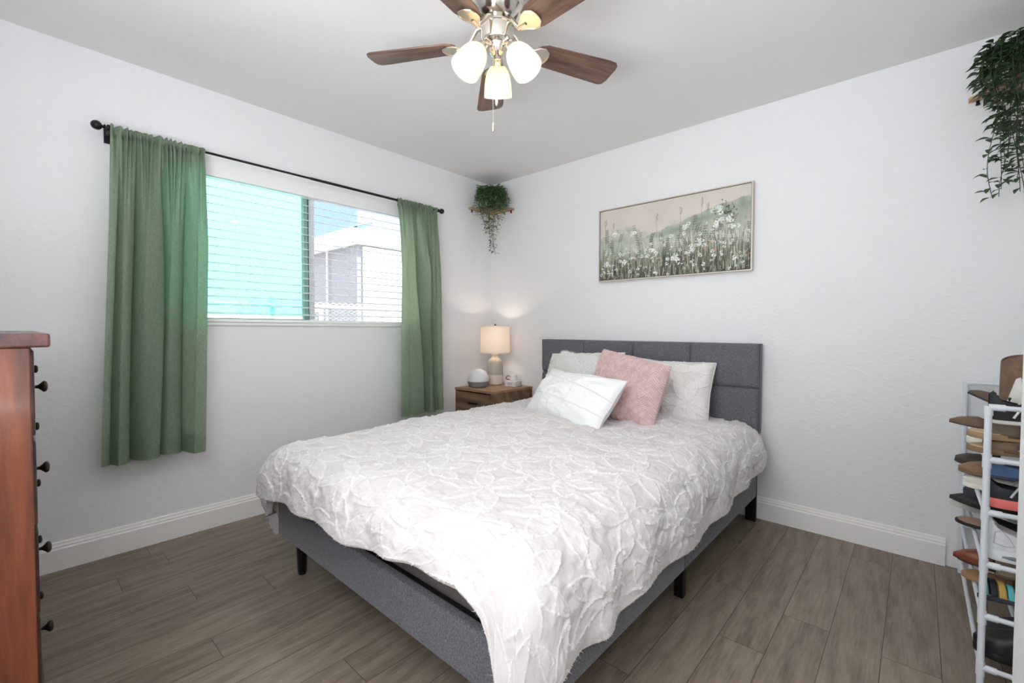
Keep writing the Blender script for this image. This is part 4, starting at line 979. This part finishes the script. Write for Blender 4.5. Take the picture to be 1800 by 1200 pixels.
# top tier ------------------------------------------------------------
shoe('tan slide sandal with light footbed, lowest of the stack on the top tier', 'sandal', 'sandal', (3.192, -.84, rz(1)), 180, .25, .088, 'round', (.018, (128, 104, 76)), lining=(206, 182, 148), upper=False, extra=bands(None, [(.70, .040, .07, (112, 92, 72))]))
shoe('tan slide sandal with brown strap, upper one of the stack on the top tier', 'sandal', 'sandal', (3.19, -.835, rz(1)+.046), 180, .245, .086, 'round', (.018, (156, 128, 96)), lining=(200, 176, 144), upper=False, extra=bands(None, [(.66, .038, .07, (96, 82, 66))]))
shoe('black sneaker with curved white stripes resting on the sandal stack', 'sneaker', 'sneaker', (3.245, -.80, rz(1)+.090), 4, .255, .088, 'round', (.016, (226, 222, 214)), (28, 28, 32), hts=SNK, extra=sneaker_trim((232, 230, 226), None), lining=(40, 40, 44))
shoe('white sneaker with black stripes standing behind the sandal stack on the top tier', 'sneaker', 'sneaker', (3.285, -.70, rz(1)+.10), -8, .25, .088, 'round', (.022, (226, 222, 214)), (214, 210, 202), hts=SNK, extra=sneaker_trim((34, 34, 38), (40, 40, 44), n=4), lining=(60, 60, 64), pitch=-14)
def shaft(col, h0, h1, r=.046, tilt=.0, cx=-.055):
    def f(root, st, L, W):
        mb = MB(); pr = []
        for (rr_, z) in ((r, h0), (r*1.04, h0+(h1-h0)*.4), (r*1.10, h1-.01), (r*1.10, h1), (r*1.02, h1), (r*.98, h0+.02)): pr.append((rr_, z))
        vs = []; seg = 28
        for (rr_, z) in pr: vs += [(cx+rr_*1.15*math.cos(2*PI*k/seg)*(1-.10*((z-h0)/(h1-h0))**4), rr_*.95*math.sin(2*PI*k/seg), z+.022*((z-h0)/(h1-h0))**2*(math.sin(math.acos(max(-1, min(1, math.cos(2*PI*k/seg)))))**.8+math.cos(2*PI*k/seg)*.3-.6)) for k in range(seg)]
        mb.add(vs, [(i*seg+k, i*seg+(k+1) % seg, (i+1)*seg+(k+1) % seg, (i+1)*seg+k) for i in range(len(pr)-1) for k in range(seg)])
        mb.build('shaft', M('shoe_%d_%d_%d_70' % col, col, .7, var=(45, .18), bump=(120, .6, .004)), root, world=False, smooth=50)
    return f
shoe('tall brown suede boot standing on the top tier', 'boot', 'boot', (3.27, -.585, rz(1)), 5, .26, .09, 'round', (.022, (36, 34, 34)), (44, 42, 44), hts=[(0, .10), (.1, .12), (.4, .11), (.6, .06), (.9, .04), (1, .02)], extra=shaft((118, 92, 74), .08, .30), opening=(.1, .35), lining=(60, 54, 50))
shoe('brown pointed flat sticking out left from the top tier', 'flat shoe', 'flat_shoe', (3.162, -.43, rz(1)+.012), 180, .245, .078, 'pointed', (.006, (70, 52, 40)), (112, 90, 70), hts=FLAT, opening=(.05, .66), pitch=6, lining=(150, 128, 104))
shoe('brown pointed mule tilted up against the back of the top tier', 'mule', 'mule', (3.215, -.13, rz(1)+.065), 180, .24, .078, 'pointed', (.008, (48, 40, 36)), (104, 84, 66), hts=FLAT, opening=(.02, .6), pitch=26, lining=(58, 48, 42))
shoe('white sandal with black and white checked strap behind the tan sandals', 'sandal', 'sandal', (3.20, -.70, rz(1)), 180, .25, .086, 'round', (.022, (226, 220, 210)), lining=(150, 136, 120), upper=False, extra=bands(None, [(.56, .072, .012, (40, 42, 50)), (.60, .074, .012, (226, 224, 220)), (.64, .072, .012, (40, 42, 50)), (.70, .066, .03, (226, 222, 214))]))
# second tier ---------------------------------------------------------
shoe('black running shoe with coral sole on the second tier', 'sneaker', 'running_shoe', (3.242, -.855, rz(2)), 2, .262, .090, 'round', (.030, (240, 122, 116)), (34, 36, 46), hts=[(a, b*.62) for a, b in SNK], extra=sneaker_trim((188, 190, 192), (206, 150, 190), laces=(206, 150, 190), n=2), lining=(24, 24, 28))
shoe('blue denim slip-on shoe lying over the coral soled running shoe', 'slip-on shoe', 'slip_on_shoe', (3.238, -.81, rz(2)+.080), 6, .245, .086, 'round', (.010, (60, 64, 84)), (92, 118, 160), hts=[(0, .05), (.05, .055), (.3, .040), (.5, .046), (.7, .040), (.9, .028), (1, .012)], opening=(.05, .5), lining=(44, 50, 76), rough=.9, roll=-6)
shoe('tan leather flat with dark sole above the middle of the second tier', 'flat shoe', 'flat_shoe', (3.184, -.66, rz(2)+.050), 180, .25, .084, 'round', (.012, (118, 96, 72)), (138, 108, 78), hts=FLAT, opening=(.05, .62), lining=(110, 90, 70))
shoe('black and tan slide with round toe at the back of the second tier', 'slide', 'slide', (3.180, -.48, rz(2)+.03), 180, .25, .084, 'round', (.014, (52, 46, 42)), (58, 50, 46), hts=FLAT, opening=(.02, .6), lining=(176, 152, 120), pitch=8)
shoe('white canvas shoe with round toe under the tan flat', 'canvas shoe', 'canvas_shoe', (3.196, -.655, rz(2)), 180, .25, .086, 'round', (.018, (232, 228, 220)), (222, 220, 210), hts=[(0, .03), (.6, .032), (.9, .028), (1, .014)], opening=(.05, .4), lining=(120, 120, 120))
shoe('dark brown sandal with plain strap at the back end of the second tier', 'sandal', 'sandal', (3.215, -.22, rz(2)), 180, .25, .086, 'round', (.016, (70, 56, 46)), lining=(140, 112, 86), upper=False, extra=bands(None, [(.64, .055, .045, (58, 48, 42))]))
# third tier ----------------------------------------------------------
shoe('white leather sneaker with grey air sole on the third tier', 'sneaker', 'sneaker', (3.245, -.865, rz(3)), 0, .265, .092, 'round', (.036, (228, 230, 232)), (224, 226, 230), hts=[(0, .100), (.04, .105), (.14, .085), (.30, .064), (.45, .080), (.60, .068), (.78, .046), (.92, .034), (1, .018)], extra=white_details, lining=(168, 160, 150))
shoe('black sneaker just behind the white leather sneaker', 'sneaker', 'sneaker', (3.25, -.745, rz(3)), 0, .262, .090, 'round', (.024, (30, 30, 32)), (26, 27, 31), hts=SNK, extra=sneaker_trim(None, None, laces=(40, 40, 42)), lining=(20, 20, 22))
shoe('black pointed flat sticking out left from the third tier', 'flat shoe', 'flat_shoe', (3.166, -.52, rz(3)+.050), 180, .25, .080, 'pointed', (.006, (24, 24, 24)), (34, 33, 34), hts=FLAT, opening=(.05, .6), pitch=10, lining=(30, 28, 28))
shoe('grey canvas slip-on with white rubber edge below the black pointed flat', 'slip-on shoe', 'slip_on_shoe', (3.172, -.44, rz(3)+.014), 180, .25, .084, 'round', (.022, (206, 204, 198)), (92, 92, 84), hts=FLAT, opening=(.05, .5), pitch=7, lining=(120, 120, 112))
shoe('thong sandal with tan footbed and black rim at the left of the third tier', 'sandal', 'thong_sandal', (3.182, -.60, rz(3)+.006), 180, .25, .086, 'round', (.012, (26, 24, 24)), lining=(164, 136, 116), upper=False, pitch=2, extra=bands(None, [(.50, .040, .012, (226, 196, 190))]))
shoe('dark grey trainer with pale sole at the back end of the third tier', 'trainer', 'trainer', (3.225, -.20, rz(3)), 180, .25, .086, 'round', (.020, (150, 148, 146)), (58, 58, 64), hts=SNK, extra=sneaker_trim(None, None, laces=(110, 110, 114)), lining=(40, 40, 42))
# fourth tier ---------------------------------------------------------
shoe('cognac brown leather bootie with pointed toe on the fourth tier', 'bootie', 'bootie', (3.185, -.655, rz(4)+.046), 183, .27, .084, 'pointed', (.008, (70, 36, 22)), (124, 62, 38), hts=[(0, .10), (.1, .115), (.35, .10), (.5, .075), (.7, .050), (.9, .028), (1, .008)], opening=(.06, .34), rough=.3, pitch=7, lining=(70, 40, 28))
shoe('strappy sandal with teal and mustard straps on the fourth tier', 'sandal', 'sport_sandal', (3.222, -.855, rz(4)+.018), 5, .24, .092, 'round', (.015, (40, 40, 58)), lining=(150, 130, 112), upper=False, roll=-22, extra=bands(None, [(.06, .055, .014, (94, 190, 196)), (.14, .060, .014, (30, 32, 42)), (.22, .056, .016, (196, 160, 84)), (.30, .052, .014, (94, 190, 196)), (.58, .056, .022, (60, 140, 160)), (.68, .054, .018, (196, 160, 84))]))
shoe('tan suede moccasin upended above the teal and mustard sandal', 'moccasin', 'moccasin', (3.262, -.79, rz(4)+.085), 12, .24, .090, 'round', (.008, (110, 92, 76)), (150, 130, 112), hts=[(0, .06), (.05, .065), (.3, .05), (.5, .055), (.7, .050), (.9, .036), (1, .014)], opening=(.08, .40), roll=-14, rough=.9, lining=(100, 84, 70))
shoe('olive suede flat under the cognac bootie', 'flat shoe', 'flat_shoe', (3.19, -.50, rz(4)), 180, .24, .084, 'round', (.010, (80, 64, 40)), (92, 78, 46), hts=FLAT, opening=(.05, .5), lining=(110, 92, 70))
shoe('tan sandal with round cork footbed low at the left of the fourth tier', 'sandal', 'sandal', (3.200, -.66, rz(4)-.001), 180, .25, .084, 'round', (.016, (160, 122, 86)), lining=(178, 140, 102), upper=False, extra=bands(None, [(.55, .034, .03, (120, 88, 60))]))
# bottom tier ---------------------------------------------------------
shoe('black leather ankle boot filling the bottom tier', 'boot', 'boot', (3.232, -.835, rz(5)), 180, .27, .096, 'round', (.022, (20, 20, 22)), (26, 26, 29), hts=[(0, .10), (.1, .12), (.35, .115), (.55, .09), (.75, .062), (.9, .048), (1, .024)], opening=(.08, .34), rough=.45, lining=(24, 24, 24))
shoe('charcoal felt boot beside the black ankle boot on the bottom tier', 'boot', 'boot', (3.255, -.72, rz(5)), 178, .26, .092, 'round', (.018, (30, 30, 32)), (60, 60, 64), hts=[(0, .10), (.1, .12), (.35, .115), (.55, .085), (.75, .06), (.9, .044), (1, .022)], opening=(.08, .34), rough=.9, lining=(40, 40, 42))
